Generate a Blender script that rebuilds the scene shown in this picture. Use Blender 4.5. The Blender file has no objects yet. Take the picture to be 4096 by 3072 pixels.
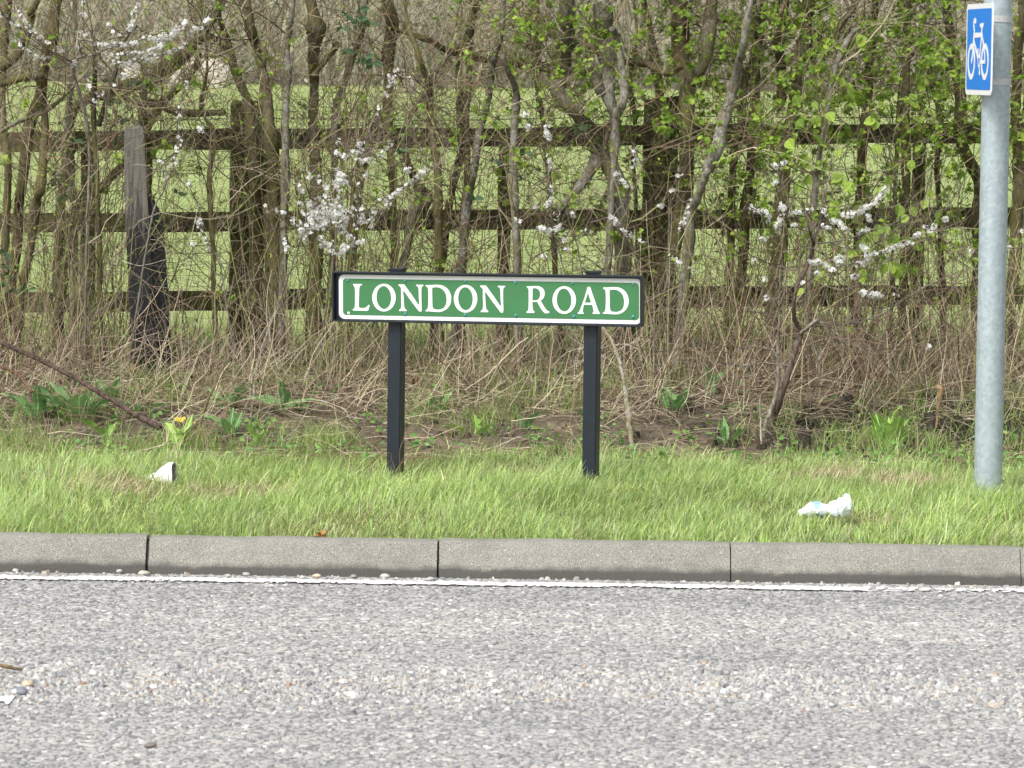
import bpy, math, random
import numpy as np
from mathutils import Vector, Matrix

rng = np.random.default_rng(7)
random.seed(7)
scene = bpy.context.scene
COL = scene.collection

# ------------------------------------------------------------------ camera
EYE = Vector((0.0, -12.0, 1.62))
FPX = 3828.0                                   # focal length in pixels of the 1024 wide frame
PITCH = math.atan2(319.5, FPX)
ROLL = math.radians(0.78)
RC = Matrix.Rotation(math.pi / 2 - PITCH, 3, 'X') @ Matrix.Rotation(ROLL, 3, 'Z')
cam_data = bpy.data.cameras.new("camera")
cam = bpy.data.objects.new("camera", cam_data)
COL.objects.link(cam)
cam.location = EYE
cam.rotation_euler = RC.to_euler()
cam_data.sensor_width = 36.0
cam_data.lens = FPX / 1024 * 36
cam_data.clip_start = 0.5
cam_data.clip_end = 3000
cam_data.dof.use_dof = True
cam_data.dof.focus_distance = 14.6
cam_data.dof.aperture_fstop = 13.0
scene.camera = cam

# ------------------------------------------------------------------ light
SUN_DIR = Vector((-0.50, -0.62, 0.95)).normalized()
SUN_EL = math.asin(SUN_DIR.z)
SUN_ROT = math.atan2(SUN_DIR.x, SUN_DIR.y)
world = bpy.data.worlds.new("World")
scene.world = world
world.use_nodes = True
wn = world.node_tree
bg = wn.nodes["Background"]
sky = wn.nodes.new("ShaderNodeTexSky")
sky.sky_type = 'NISHITA'
sky.sun_disc = False
sky.sun_elevation = SUN_EL
sky.sun_rotation = SUN_ROT
sky.air_density = 1.0
sky.dust_density = 4.0
sky.ozone_density = 1.0
hsv = wn.nodes.new("ShaderNodeHueSaturation")   # thin high cloud: the sky is paler than a clear one
hsv.inputs["Saturation"].default_value = 0.28
wn.links.new(sky.outputs[0], hsv.inputs["Color"])
wn.links.new(hsv.outputs[0], bg.inputs[0])
bg.inputs[1].default_value = 0.15
sun_data = bpy.data.lights.new("sun", 'SUN')
sun_data.energy = 1.5
sun_data.angle = math.radians(14)
sun_data.color = (1.0, 0.965, 0.90)
sun = bpy.data.objects.new("sun", sun_data)
COL.objects.link(sun)
sun.rotation_euler = SUN_DIR.to_track_quat('Z', 'Y').to_euler()
scene.view_settings.view_transform = 'Standard'
scene.view_settings.look = 'None'
scene.view_settings.exposure = 0.68
scene.view_settings.gamma = 1.0
scene.view_settings.use_curve_mapping = False

# ------------------------------------------------------------------ helpers: geometry of the view, used to measure places in the photograph
def ray(px, py):
    d = Vector(((px - 512) / FPX, -(py - 384) / FPX, -1.0))
    return RC @ d
def at(px, py, Y):
    """point on the plane y = Y seen at a pixel of the 1024 wide frame"""
    d = ray(px, py)
    t = (Y - EYE.y) / d.y
    return EYE + d * t
def on_plane(px, py, p0, n):
    d = ray(px, py)
    t = (p0 - EYE).dot(n) / d.dot(n)
    return EYE + d * t
def Z(zone, x, y):
    """measured crops of the photograph -> 1024 wide frame"""
    ox, oy = zone
    return (ox + x / 1.8436) / 4, (oy + y / 1.8436) / 4
A, B, C_, D_ = (0, 0), (1000, 0), (2000, 0), (3000, 0)
E, F, G_, H_ = (0, 800), (1000, 800), (2000, 800), (3000, 800)

def smooth(a, b, x):
    t = np.clip((np.asarray(x, float) - a) / (b - a), 0, 1)
    return t * t * (3 - 2 * t)
def wav(x, y, s, k=0):
    x = np.asarray(x, float); y = np.asarray(y, float)
    r = np.random.default_rng(100 + k)
    out = 0
    for i in range(6):
        a = r.uniform(0, 2 * np.pi); f = r.uniform(.6, 1.7) * s
        out = out + np.sin(f * (x * np.cos(a) + y * np.sin(a)) + r.uniform(0, 6.28))
    return out / 3.0
def gz(x, y):
    """height of the verge, the bank under the hedge and the field"""
    x = np.asarray(x, float); y = np.asarray(y, float)
    z = 0.098 + 0.022 * smooth(0.2, 1.5, y)
    z = z + (0.165 + 0.02 * wav(x, y * 0, 1.3, 3)) * smooth(2.75, 4.25, y)
    z = z + 0.012 * wav(x, y, 5.0, 1) * smooth(0.3, 1.0, y) + (0.010 * wav(x, y, 17, 2) + .005 * wav(x, y, 43, 4)) * smooth(2.4, 3.0, y) * (1 - smooth(5, 6, y))
    z = z + 0.86 * np.clip((y - 5.5) / 58.5, 0, 1.0)
    return z
def ground(px, py):
    d = ray(px, py)
    t = 11.0
    while t < 200:
        p = EYE + d * t
        if p.y > 0.1 and p.z < float(gz(p.x, p.y)):
            return Vector((p.x, p.y, float(gz(p.x, p.y))))
        t += 0.01
    return at(px, py, 4)

# ------------------------------------------------------------------ helpers: objects
def tag(o, label=None, cat=None, group=None, kind=None):
    if label: o['label'] = label
    if cat: o['category'] = cat
    if group: o['group'] = group
    if kind: o['kind'] = kind
    return o
def empty(name, loc, label, cat, group=None, rz=0):
    o = bpy.data.objects.new(name, None)
    COL.objects.link(o)
    o.location = loc
    o.rotation_euler = (0, 0, rz)
    o.empty_display_size = 0.1
    return tag(o, label, cat, group)
def link(name, me, parent=None, mat=None):
    o = bpy.data.objects.new(name, me)
    COL.objects.link(o)
    if mat and not me.materials: me.materials.append(mat)
    if parent: o.parent = parent
    return o
def np_mesh(name, V, polys, col=None, smoothed=False):
    """polys: list of int arrays (n, k), each with its own k"""
    V = np.asarray(V, np.float32).reshape(-1, 3)
    me = bpy.data.meshes.new(name)
    me.vertices.add(len(V))
    me.vertices.foreach_set("co", V.ravel())
    polys = [np.asarray(p, np.int32) for p in polys if len(p)]
    loops = np.concatenate([p.ravel() for p in polys])
    tot = np.concatenate([np.full(len(p), p.shape[1], np.int32) for p in polys])
    start = np.concatenate([[0], np.cumsum(tot)[:-1]]).astype(np.int32)
    me.loops.add(len(loops))
    me.loops.foreach_set("vertex_index", loops)
    me.polygons.add(len(tot))
    me.polygons.foreach_set("loop_start", start)
    me.polygons.foreach_set("loop_total", tot)
    me.polygons.foreach_set("use_smooth", np.full(len(tot), smoothed, bool))
    if col is not None:
        c = np.ones((len(V), 4), np.float32)
        c[:, :3] = col
        at_ = me.attributes.new("col", 'FLOAT_COLOR', 'POINT')
        at_.data.foreach_set("color", c.ravel())
    me.update(calc_edges=True)
    me.validate()
    return me
class Acc:
    """collects numpy pieces for one mesh"""
    def __init__(s): s.v = []; s.p = []; s.c = []; s.n = 0
    def add(s, V, polys, col):
        V = np.asarray(V, float).reshape(-1, 3)
        s.v.append(V)
        for p in polys: s.p.append(np.asarray(p) + s.n)
        c = np.asarray(col, float)
        s.c.append(np.broadcast_to(c, (len(V), 3)) if c.ndim == 1 else c)
        s.n += len(V)
    def mesh(s, name, origin=(0, 0, 0), smoothed=False):
        by = {}
        for p in s.p: by.setdefault(p.shape[1], []).append(p)
        return np_mesh(name, np.concatenate(s.v) - np.asarray(origin), [np.concatenate(x) for x in by.values()], np.concatenate(s.c), smoothed)

def tubes(paths, rad, S=4, cols=(.2, .2, .2), knob=0.0, cap=False):
    """paths (M,K,3), rad (M,K): open tubes of S sides"""
    P = np.asarray(paths, float); M, K, _ = P.shape
    R = np.asarray(rad, float)
    T = np.gradient(P, axis=1)
    T /= np.linalg.norm(T, axis=2, keepdims=True) + 1e-9
    ref = np.array([0.13, 1.0, 0.07]); ref = ref / np.linalg.norm(ref)
    ref2 = np.array([1.0, 0.1, 0.05])
    par = np.abs(T @ ref) > 0.93
    rr = np.where(par.any(axis=1)[:, None, None], ref2, ref)
    n1 = np.cross(T, rr); n1 /= np.linalg.norm(n1, axis=2, keepdims=True) + 1e-9
    n2 = np.cross(T, n1)
    a = np.arange(S) * 2 * np.pi / S
    rad_s = R[:, :, None] * np.ones(S)
    if knob:
        ph = rng.uniform(0, 6.28, (M, 1, S)); k = np.arange(K)[None, :, None]
        rad_s = rad_s * (1 + knob * (np.sin(k * .7 + ph) * .5 + np.sin(k * 1.9 + 2.1 * ph) * .35 + rng.normal(0, .35, (M, K, S))))
    V = P[:, :, None, :] + rad_s[..., None] * (np.cos(a)[None, None, :, None] * n1[:, :, None, :] + np.sin(a)[None, None, :, None] * n2[:, :, None, :])
    idx = np.arange(M * K * S).reshape(M, K, S)
    i0 = idx[:, :-1, :]; i1 = idx[:, 1:, :]
    q = np.stack([i0, np.roll(i0, -1, 2), np.roll(i1, -1, 2), i1], -1).reshape(-1, 4)
    polys = [q]
    if cap: polys += [idx[:, 0, ::-1].reshape(M, S), idx[:, -1, :].reshape(M, S)]
    c = np.asarray(cols, float)
    if c.ndim == 1: c = np.broadcast_to(c, (M, 3))
    cc = np.repeat(c, K * S, axis=0)
    return V.reshape(-1, 3), polys, cc
def resample(pts, K):
    """points (n, d) -> Catmull-Rom smooth, K points"""
    p = np.asarray(pts, float)
    if len(p) == 2: 
        t = np.linspace(0, 1, K)[:, None]
        return p[0] * (1 - t) + p[1] * t
    q = np.vstack([2 * p[0] - p[1], p, 2 * p[-1] - p[-2]])
    out = []
    for i in range(1, len(q) - 2):
        t = np.linspace(0, 1, 12, endpoint=False)[:, None]
        a, b, c, d = q[i - 1], q[i], q[i + 1], q[i + 2]
        out.append(.5 * (2 * b + (c - a) * t + (2 * a - 5 * b + 4 * c - d) * t ** 2 + (3 * b - a - 3 * c + d) * t ** 3))
    out = np.vstack(out + [p[-1:]])
    L = np.concatenate([[0], np.cumsum(np.linalg.norm(np.diff(out[:, :3], axis=0), axis=1))])
    s = np.linspace(0, L[-1], K)
    return np.stack([np.interp(s, L, out[:, j]) for j in range(out.shape[1])], 1)
def unit(v): return v / (np.linalg.norm(v, axis=-1, keepdims=True) + 1e-9)
def walk(start, direc, length, K=7, wig=0.25, up=0.0):
    """random walks (M,K,3)"""
    M = len(start); P = np.zeros((M, K, 3)); P[:, 0] = start
    d = unit(np.asarray(direc, float)); st = (np.asarray(length, float) / (K - 1))[:, None]
    for k in range(1, K):
        d = unit(d + rng.normal(0, wig, (M, 3)) * np.array([1, .7, 1]) + np.array([0, 0, up]))
        P[:, k] = P[:, k - 1] + d * st
    return P
def side_dirs(T, spread=(0.5, 1.2)):
    M = len(T)
    r = unit(np.cross(T, unit(rng.normal(0, 1, (M, 3)) * np.array([.35, 1, .35]))))
    r[rng.random(M) < .5] *= -1
    a = rng.uniform(spread[0], spread[1], M)[:, None]
    return unit(T * np.cos(a) + r * np.sin(a))

LEAF_HAW = np.array([(0, .0), (.22, .10), (.30, .34), (.46, .42), (.52, .20), (.72, .40), (.86, .30), (1, 0), (.86, -.30), (.72, -.40), (.52, -.20), (.46, -.42), (.30, -.34), (.22, -.10)])
LEAF_OVAL = np.array([(0, 0), (.2, .22), (.5, .33), (.8, .2), (1, 0), (.8, -.2), (.5, -.33), (.2, -.22)])
LEAF_BUD = np.array([(0, 0), (.4, .2), (1, 0), (.4, -.2)])
def leaves(pos, direc, size, shape, cols, cup=.18, nrm=None):
    M = len(pos); n = len(shape)
    d = unit(direc)
    up = unit(rng.normal(0, .6, (M, 3)) + np.array([0, -.45, .75])) if nrm is None else nrm
    s = unit(np.cross(d, up)); u = np.cross(s, d)
    o = np.vstack([shape, [(.5, 0)]])
    h = np.abs(o[:, 1]) * cup * 2 - .12 * o[:, 0] ** 2
    V = pos[:, None, :] + np.asarray(size)[:, None, None] * (o[None, :, 0, None] * d[:, None, :] + o[None, :, 1, None] * s[:, None, :] + h[None, :, None] * u[:, None, :])
    base = (np.arange(M) * (n + 1))[:, None, None]
    i = np.arange(n)
    tri = np.stack([i, np.roll(i, -1), np.full(n, n)], 1)[None] + base
    return V.reshape(-1, 3), [tri.reshape(-1, 3)], np.repeat(np.asarray(cols), n + 1, axis=0)

# ------------------------------------------------------------------ materials
def new_mat(name):
    m = bpy.data.materials.new(name); m.use_nodes = True
    nt = m.node_tree
    return m, nt, nt.nodes["Principled BSDF"], nt.nodes["Material Output"]
def node(nt, t, **kw):
    n = nt.nodes.new(t)
    for k, v in kw.items(): setattr(n, k, v)
    return n
def noise(nt, scale, detail=4, rough=.6, coord='Object', stretch=None):
    tc = node(nt, "ShaderNodeTexCoord")
    nz = node(nt, "ShaderNodeTexNoise")
    nz.inputs["Scale"].default_value = scale; nz.inputs["Detail"].default_value = detail; nz.inputs["Roughness"].default_value = rough
    if stretch:
        mp = node(nt, "ShaderNodeMapping"); mp.inputs["Scale"].default_value = stretch
        nt.links.new(tc.outputs[coord], mp.inputs[0]); nt.links.new(mp.outputs[0], nz.inputs["Vector"])
    else: nt.links.new(tc.outputs[coord], nz.inputs["Vector"])
    return nz
def ramp(nt, src, stops):
    r = node(nt, "ShaderNodeValToRGB")
    e = r.color_ramp.elements
    while len(e) < len(stops): e.new(.5)
    for el, (p, c) in zip(e, stops):
        el.position = p; el.color = (*c, 1) if len(c) == 3 else c
    nt.links.new(src, r.inputs[0])
    return r
def mix(nt, fac, a, b, blend='MIX'):
    m = node(nt, "ShaderNodeMix", data_type='RGBA', blend_type=blend)
    for s, v in ((m.inputs[0], fac), (m.inputs[6], a), (m.inputs[7], b)):
        if hasattr(v, 'is_output') or hasattr(v, 'links'): nt.links.new(v, s)
        elif isinstance(v, (int, float)): s.default_value = v
        else: s.default_value = (*v, 1)
    return m.outputs[2]
def bump(nt, bs, h, strength=.3, dist=.01):
    b = node(nt, "ShaderNodeBump"); b.inputs["Strength"].default_value = strength; b.inputs["Distance"].default_value = dist
    nt.links.new(h, b.inputs["Height"]); nt.links.new(b.outputs[0], bs.inputs["Normal"])
def vc_mat(name, rough=.7, spec=.3, trans=0.0, grain=None, amp=.35, warm=None):
    """colour comes from the 'col' attribute of the mesh, with grain"""
    m, nt, bs, out = new_mat(name)
    a = node(nt, "ShaderNodeAttribute", attribute_name="col")
    c = a.outputs["Color"]
    if grain:
        nz = noise(nt, grain, 3)
        r = ramp(nt, nz.outputs["Fac"], [(.3, (1 - amp,) * 3), (.7, (1 + amp * .6,) * 3)])
        c = mix(nt, 1.0, c, r.outputs[0], 'MULTIPLY')
    nt.links.new(c, bs.inputs["Base Color"])
    bs.inputs["Roughness"].default_value = rough
    bs.inputs["Specular IOR Level"].default_value = spec
    if trans:
        t = node(nt, "ShaderNodeBsdfTranslucent"); nt.links.new(c, t.inputs[0])
        ms = node(nt, "ShaderNodeMixShader"); ms.inputs[0].default_value = trans
        nt.links.new(bs.outputs[0], ms.inputs[1]); nt.links.new(t.outputs[0], ms.inputs[2])
        nt.links.new(ms.outputs[0], out.inputs[0])
    return m
def flat_mat(name, color, rough=.5, spec=.4, metal=0.0, grain=None, amp=.2, stretch=None, bumpy=0):
    m, nt, bs, out = new_mat(name)
    bs.inputs["Roughness"].default_value = rough; bs.inputs["Specular IOR Level"].default_value = spec; bs.inputs["Metallic"].default_value = metal
    if grain:
        nz = noise(nt, grain, 5, .65, stretch=stretch)
        r = ramp(nt, nz.outputs["Fac"], [(.25, tuple(c * (1 - amp) for c in color)), (.75, tuple(min(1, c * (1 + amp)) for c in color))])
        nt.links.new(r.outputs[0], bs.inputs["Base Color"])
        if bumpy: bump(nt, bs, nz.outputs["Fac"], bumpy, .004)
    else: bs.inputs["Base Color"].default_value = (*color, 1)
    return m

M_LEAF = vc_mat("leaf", .55, .35, .35)
M_GRASS = vc_mat("grass_blade", .38, .5, .35)
M_STRAW = vc_mat("straw", .7, .2, .1)
M_TWIG = vc_mat("twig", .8, .2, 0, 60, .3)
M_PETAL = vc_mat("petal", .6, .2, .25)
M_STONE = vc_mat("chipping", .75, .3, 0, 300, .15)
M_SOIL = vc_mat("soil", .95, .1, 0, 40, .5)
def bark_mat(name, moss, lichen):
    m, nt, bs, out = new_mat(name)
    a = node(nt, "ShaderNodeAttribute", attribute_name="col")
    n1 = noise(nt, 55, 5, .7, stretch=(1, 1, .35))
    r1 = ramp(nt, n1.outputs["Fac"], [(.33, (.38, .37, .35)), (.66, (1.5, 1.5, 1.5))])
    c = mix(nt, 1.0, a.outputs["Color"], r1.outputs[0], 'MULTIPLY')
    n2 = noise(nt, 7, 4, .7)
    f2 = ramp(nt, n2.outputs["Fac"], [(.5 - moss * .3, (0, 0, 0)), (.72 - moss * .3, (.85, .85, .85))])
    c = mix(nt, f2.outputs[0], c, (.15, .14, .045))
    n3 = noise(nt, 24, 3, .75)
    f3 = ramp(nt, n3.outputs["Fac"], [(.66 - lichen * .16, (0, 0, 0)), (.74 - lichen * .16, (.8, .8, .8))])
    c = mix(nt, f3.outputs[0], c, (.30, .31, .27))
    nt.links.new(c, bs.inputs["Base Color"])
    bs.inputs["Roughness"].default_value = .9; bs.inputs["Specular IOR Level"].default_value = .15
    bump(nt, bs, n1.outputs["Fac"], 1.0, .012)
    return m
M_BARK = bark_mat("mossy_bark", .35, .2)
M_BARK_PALE = bark_mat("lichen_bark", .1, .9)
M_BARK_DARK = bark_mat("dark_bark", -.7, -.1)

# ------------------------------------------------------------------ setting: road, kerb, verge, field
def grid(xs, ys, zf):
    X, Y = np.meshgrid(xs, ys)
    V = np.stack([X, Y, zf(X, Y)], -1).reshape(-1, 3)
    nx, ny = len(xs), len(ys)
    i = np.arange(nx * ny).reshape(ny, nx)
    q = np.stack([i[:-1, :-1], i[:-1, 1:], i[1:, 1:], i[1:, :-1]], -1).reshape(-1, 4)
    return V, q

# road: binder course under the chippings
V, q = grid(np.linspace(-60, 60, 61), np.linspace(-40, 0.0, 21), lambda x, y: x * 0 + 0.0)
road = link("road", np_mesh("road", V, [q]))
m, nt, bs, out = new_mat("road_surface")
tc = node(nt, "ShaderNodeTexCoord")
vo = node(nt, "ShaderNodeTexVoronoi"); vo.inputs["Scale"].default_value = 80
nt.links.new(tc.outputs["Object"], vo.inputs["Vector"])
rc = ramp(nt, vo.outputs["Color"], [(0, (.13, .132, .136)), (.5, (.19, .19, .192)), (1, (.27, .265, .26))])
nz = noise(nt, 1.2, 4)
rz = ramp(nt, nz.outputs["Fac"], [(.3, (.8, .8, .8)), (.7, (1.1, 1.1, 1.1))])
nt.links.new(mix(nt, 1.0, rc.outputs[0], rz.outputs[0], 'MULTIPLY'), bs.inputs["Base Color"])
bs.inputs["Roughness"].default_value = .85
bump(nt, bs, vo.outputs["Distance"], .8, .006)
road.data.materials.append(m)
tag(road, kind='structure')

# chippings rolled into the surface: far too many to count
sp = .0140
gx, gy = np.meshgrid(np.arange(-2.05, 2.05, sp), np.arange(-3.5, -0.012, sp))
cx = (gx + rng.uniform(-.5, .5, gx.shape) * sp).ravel(); cy = (gy + rng.uniform(-.5, .5, gy.shape) * sp).ravel()
def stones(acc, x, y, z0, r, h, cols, S=5, FL=False):
    n = len(x)
    a = rng.uniform(0, 6.28, (n, 1)) + np.arange(S)[None] * 2 * np.pi / S + rng.uniform(-.35, .35, (n, S))
    el = rng.uniform(.65, 1.35, (n, 1)); rot = rng.uniform(0, np.pi, (n, 1))
    rr = r[:, None] * rng.uniform(.8, 1.15, (n, S))
    ex = np.cos(a) * rr * el; ey = np.sin(a) * rr / el
    bx = x[:, None] + ex * np.cos(rot) - ey * np.sin(rot); by = y[:, None] + ex * np.sin(rot) + ey * np.cos(rot)
    k = rng.uniform(.72, .9, (n, 1)) if FL else rng.uniform(.45, .75, (n, 1))
    tx = x[:, None] + (bx - x[:, None]) * k + rng.normal(0, .12, (n, 1)) * r[:, None]; ty = y[:, None] + (by - y[:, None]) * k
    tilt = rng.normal(0, .07 if FL else .2, (n, 2))
    tz = (z0 + h)[:, None] + (tx - x[:, None]) * tilt[:, :1] + (ty - y[:, None]) * tilt[:, 1:]
    V = np.concatenate([np.stack([bx, by, np.broadcast_to((z0 - .002)[:, None], bx.shape)], -1), np.stack([tx, ty, tz], -1)], 1)
    b = (np.arange(n) * 2 * S)[:, None, None]; i = np.arange(S)
    qd = (np.stack([i, np.roll(i, -1), np.roll(i, -1) + S, i + S], 1)[None] + b).reshape(-1, 4)
    top = ((i + S)[None, :] + b[:, 0, :])
    acc.add(V.reshape(-1, 3), [qd, top], np.repeat(cols, 2 * S, axis=0))
pal = np.array([(.185, .187, .188), (.25, .251, .25), (.31, .309, .304), (.36, .357, .348), (.425, .416, .398), (.435, .403, .365), (.60, .585, .555)])
wl = 0.75 + .30 * wav(cx * .5, cy * 3, 2.2, 8) + .22 * wav(cx, cy * 5, 6, 9) - .45 * np.exp(-((cy + .33) / .14) ** 2)
pi_ = np.clip((rng.normal(3.0, 1.5, len(cx)) + 1.5 * (wl - .75)), 0, 6.49).round().astype(int)
acc = Acc()
stones(acc, cx, cy, np.zeros(len(cx)), np.clip(rng.lognormal(np.log(.0083), .22, len(cx)), .005, .013), rng.uniform(.0008, .0026, len(cx)), pal[pi_] * rng.uniform(.88, 1.12, (len(cx), 1)), 6, True)
me = acc.mesh("road_chippings")
o = link("road_chippings", me, None, M_STONE)
tag(o, "pale grey stone chippings rolled into the road surface", "chippings", kind='stuff')

# loose gravel along the middle of the lane and in the gutter
n = 7500
gxs = rng.uniform(-2.0, 2.0, n); gys = -2.12 + rng.normal(0, .17, n) + .05 * np.sin(gxs * 2.1)
n2 = 130
gxs = np.concatenate([gxs, rng.uniform(-2, 2, n2)]); gys = np.concatenate([gys, -0.004 - np.abs(rng.normal(.02, .03, n2))])
gpal = np.array([(.30, .30, .30), (.40, .40, .39), (.49, .48, .46), (.45, .40, .33), (.40, .33, .25), (.22, .22, .23), (.56, .55, .52), (.36, .24, .17)])
gi = rng.choice(8, len(gxs), p=[.24, .25, .21, .06, .03, .12, .085, .005])
acc = Acc()
rr = np.clip(rng.lognormal(np.log(.0055), .34, len(gxs)), .003, .015)
stones(acc, gxs, gys, rng.uniform(.001, .004, len(gxs)), rr, rr * rng.uniform(.35, .75, len(gxs)), gpal[gi], 6)
o = link("gravel", acc.mesh("gravel"), None, M_STONE)
tag(o, "loose mixed gravel swept into a strip along the lane", "gravel", kind='stuff')

# white edge line, worn along its edges
xs = np.arange(-3.2, 3.2, .0065); ys = np.linspace(-.198, -.108, 15)
V, q = grid(xs, ys, lambda x, y: .0062 + .0011 * wav(x, y, 260, 11) + .0008 * wav(x, y, 500, 12))
c0 = V[q].mean(1)
edge = np.minimum(c0[:, 1] + .198, -.108 - c0[:, 1]) / .045
keep = (edge * 1.05 + .50 * wav(c0[:, 0], c0[:, 1] * 2, 26, 13) + .35 * wav(c0[:, 0], c0[:, 1], 190, 14) + rng.normal(0, .12, len(c0))) > .06
keep &= ~((wav(c0[:, 0], c0[:, 1] * .3, 6, 15) > .75) & (wav(c0[:, 0], c0[:, 1], 110, 16) > -.05))
me = np_mesh("edge_line", V, [q[keep]])
o = link("edge_line", me, None, flat_mat("road_paint", (.70, .70, .68), .7, .3, 0, 30, .14))
tag(o, kind='structure')
# scrap of old centre marking
xs = np.arange(-1.55, -1.25, .006); ys = np.arange(-2.62, -2.38, .009)
V, q = grid(xs, ys, lambda x, y: .0066 + .001 * wav(x, y, 260, 11))
c0 = V[q].mean(1)
pc = at(29, 701, 0); dd = ray(29, 701); tt = -EYE.z / dd.z; pc = EYE + dd * tt
k2 = (((c0[:, 0] - pc.x) / .085) ** 2 + ((c0[:, 1] - pc.y) / .085) ** 2 + .35 * wav(c0[:, 0], c0[:, 1], 60, 17)) < 1
if k2.any():
    o = link("worn_centre_marking", np_mesh("worn_centre_marking", V, [q[k2]]), None, bpy.data.materials["road_paint"])
    tag(o, kind='structure')

# kerb
def kerb_material():
    m, nt, bs, out = new_mat("kerb_concrete")
    n1 = noise(nt, 9, 5, .65); n2 = noise(nt, 420, 2, .5)
    c = ramp(nt, n1.outputs["Fac"], [(.25, (.205, .20, .178)), (.75, (.285, .277, .247))]).outputs[0]
    sp_ = ramp(nt, n2.outputs["Fac"], [(.36, (.45, .45, .45)), (.52, (1, 1, 1)), (.66, (1.6, 1.58, 1.5))]).outputs[0]
    c = mix(nt, 1.0, c, sp_, 'MULTIPLY')
    tc = node(nt, "ShaderNodeTexCoord"); vo = node(nt, "ShaderNodeTexVoronoi"); vo.inputs["Scale"].default_value = 120
    nt.links.new(tc.outputs["Object"], vo.inputs["Vector"])
    fl = ramp(nt, vo.outputs["Distance"], [(.12, (.8, .8, .8)), (.22, (0, 0, 0))]).outputs[0]
    sel = ramp(nt, vo.outputs["Color"], [(.50, (0, 0, 0)), (.80, (1, 1, 1))]).outputs[0]
    c = mix(nt, mix(nt, 1.0, fl, sel, 'MULTIPLY'), c, (.75, .73, .66))
    n4 = noise(nt, 6, 5, .75, stretch=(.35, 1, 3)); stn = ramp(nt, n4.outputs["Fac"], [(.52, (0, 0, 0)), (.72, (.55, .55, .55))]).outputs[0]
    c = mix(nt, stn, c, (.125, .122, .10))
    n5 = noise(nt, 11, 3, .7); alg = ramp(nt, n5.outputs["Fac"], [(.68, (0, 0, 0)), (.80, (.3, .3, .3))]).outputs[0]
    c = mix(nt, alg, c, (.17, .165, .11))
    # road film on the foot, with the upright face's shade painted into the band
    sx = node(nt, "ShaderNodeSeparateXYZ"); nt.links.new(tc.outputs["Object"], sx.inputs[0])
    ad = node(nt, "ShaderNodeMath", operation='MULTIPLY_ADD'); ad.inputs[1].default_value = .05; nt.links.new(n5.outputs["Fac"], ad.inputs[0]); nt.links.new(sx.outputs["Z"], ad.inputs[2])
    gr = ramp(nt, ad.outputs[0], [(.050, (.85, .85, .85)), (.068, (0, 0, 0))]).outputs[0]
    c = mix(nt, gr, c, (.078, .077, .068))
    nt.links.new(c, bs.inputs["Base Color"]); bs.inputs["Roughness"].default_value = .9
    bump(nt, bs, n2.outputs["Fac"], .35, .003)
    return m
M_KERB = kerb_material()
M_MORTAR = flat_mat("dark_mortar", (.035, .034, .03), .95, .1, 0, 60, .5)
M_SOILD = flat_mat("bed", (.1, .09, .08), .95, .1)
prof = [(0, -.05), (0, .012), (0, .026), (.0015, .031), (.005, .037), (.012, .05), (.022, .068), (.033, .088), (.041, .101), (.0445, .1065), (.049, .1100), (.056, .1115), (.09, .112), (.13, .111), (.13, -.05)]
def kerb_mesh(L, seed):
    xs = np.concatenate([[0, .003, .008], np.linspace(.03, L - .03, 36), [L - .008, L - .003, L]])
    pr = np.array(prof); cen = np.array([.07, .05])
    V = []
    for x in xs:
        e = min(x, L - x); ins = {True: .005 * (1 - e / .008)}.get(e < .008, 0)
        p = pr + (cen - pr) * ins * 8 * (e < .008) * .12
        wob = .0020 * np.array([float(wav(x, k * .02, 14, 30 + seed)) for k in range(len(pr))])
        V += [(x, a + w, b + w * .6) for (a, b), w in zip(p, wob)]
    n, k = len(xs), len(pr)
    i = np.arange(n * k).reshape(n, k)
    q = np.stack([i[:-1, :-1], i[1:, :-1], i[1:, 1:], i[:-1, 1:]], -1).reshape(-1, 4)
    me = np_mesh("kerb_stone", V, [q, i[:1, :], i[-1:, ::-1]])
    for p in me.polygons: p.use_smooth = False
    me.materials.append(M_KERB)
    return me
kx = [at(d * .46293, 1215 * .46293, .02).x for d in (318, 946, 1578, 2205)]
kerb_edges = [kx[0] - 2 * .914, kx[0] - .914] + kx + [kx[3] + .914, kx[3] + 2 * .914]
V, q = grid([kerb_edges[0], kerb_edges[-1]], [.018, .055, .115], lambda x, y: np.where(y < .03, .02, .088))
Vb = np.array([(x, y, z) for x in (kerb_edges[0], kerb_edges[-1]) for (y, z) in ((.012, -.05), (.012, .03), (.052, .098), (.118, .1), (.118, -.05))])
kerb = link("kerb", np_mesh("kerb", Vb, [np.array([(i, i + 1, i + 6, i + 5) for i in range(4)])]), None, M_MORTAR)
tag(kerb, kind='structure')
gaps = [.002, .002, .005, .0035, .002, .0015, .002, .002]
for i in range(len(kerb_edges) - 1):
    a, b = kerb_edges[i] + gaps[i], kerb_edges[i + 1] - gaps[i + 1]
    o = link("kerb_stone", kerb_mesh(b - a, i), kerb)
    o.location = (a, random.uniform(-.003, .003), random.uniform(-.002, .002)); o.rotation_euler = (0, math.radians(random.uniform(-.1, .1)), math.radians(random.uniform(-.12, .12)))
    if i == 2: o.rotation_euler = (0, math.radians(.12), 0)
    if i == 1: o.rotation_euler = (0, math.radians(-.25), math.radians(.15)); o.location.z -= .002

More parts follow.
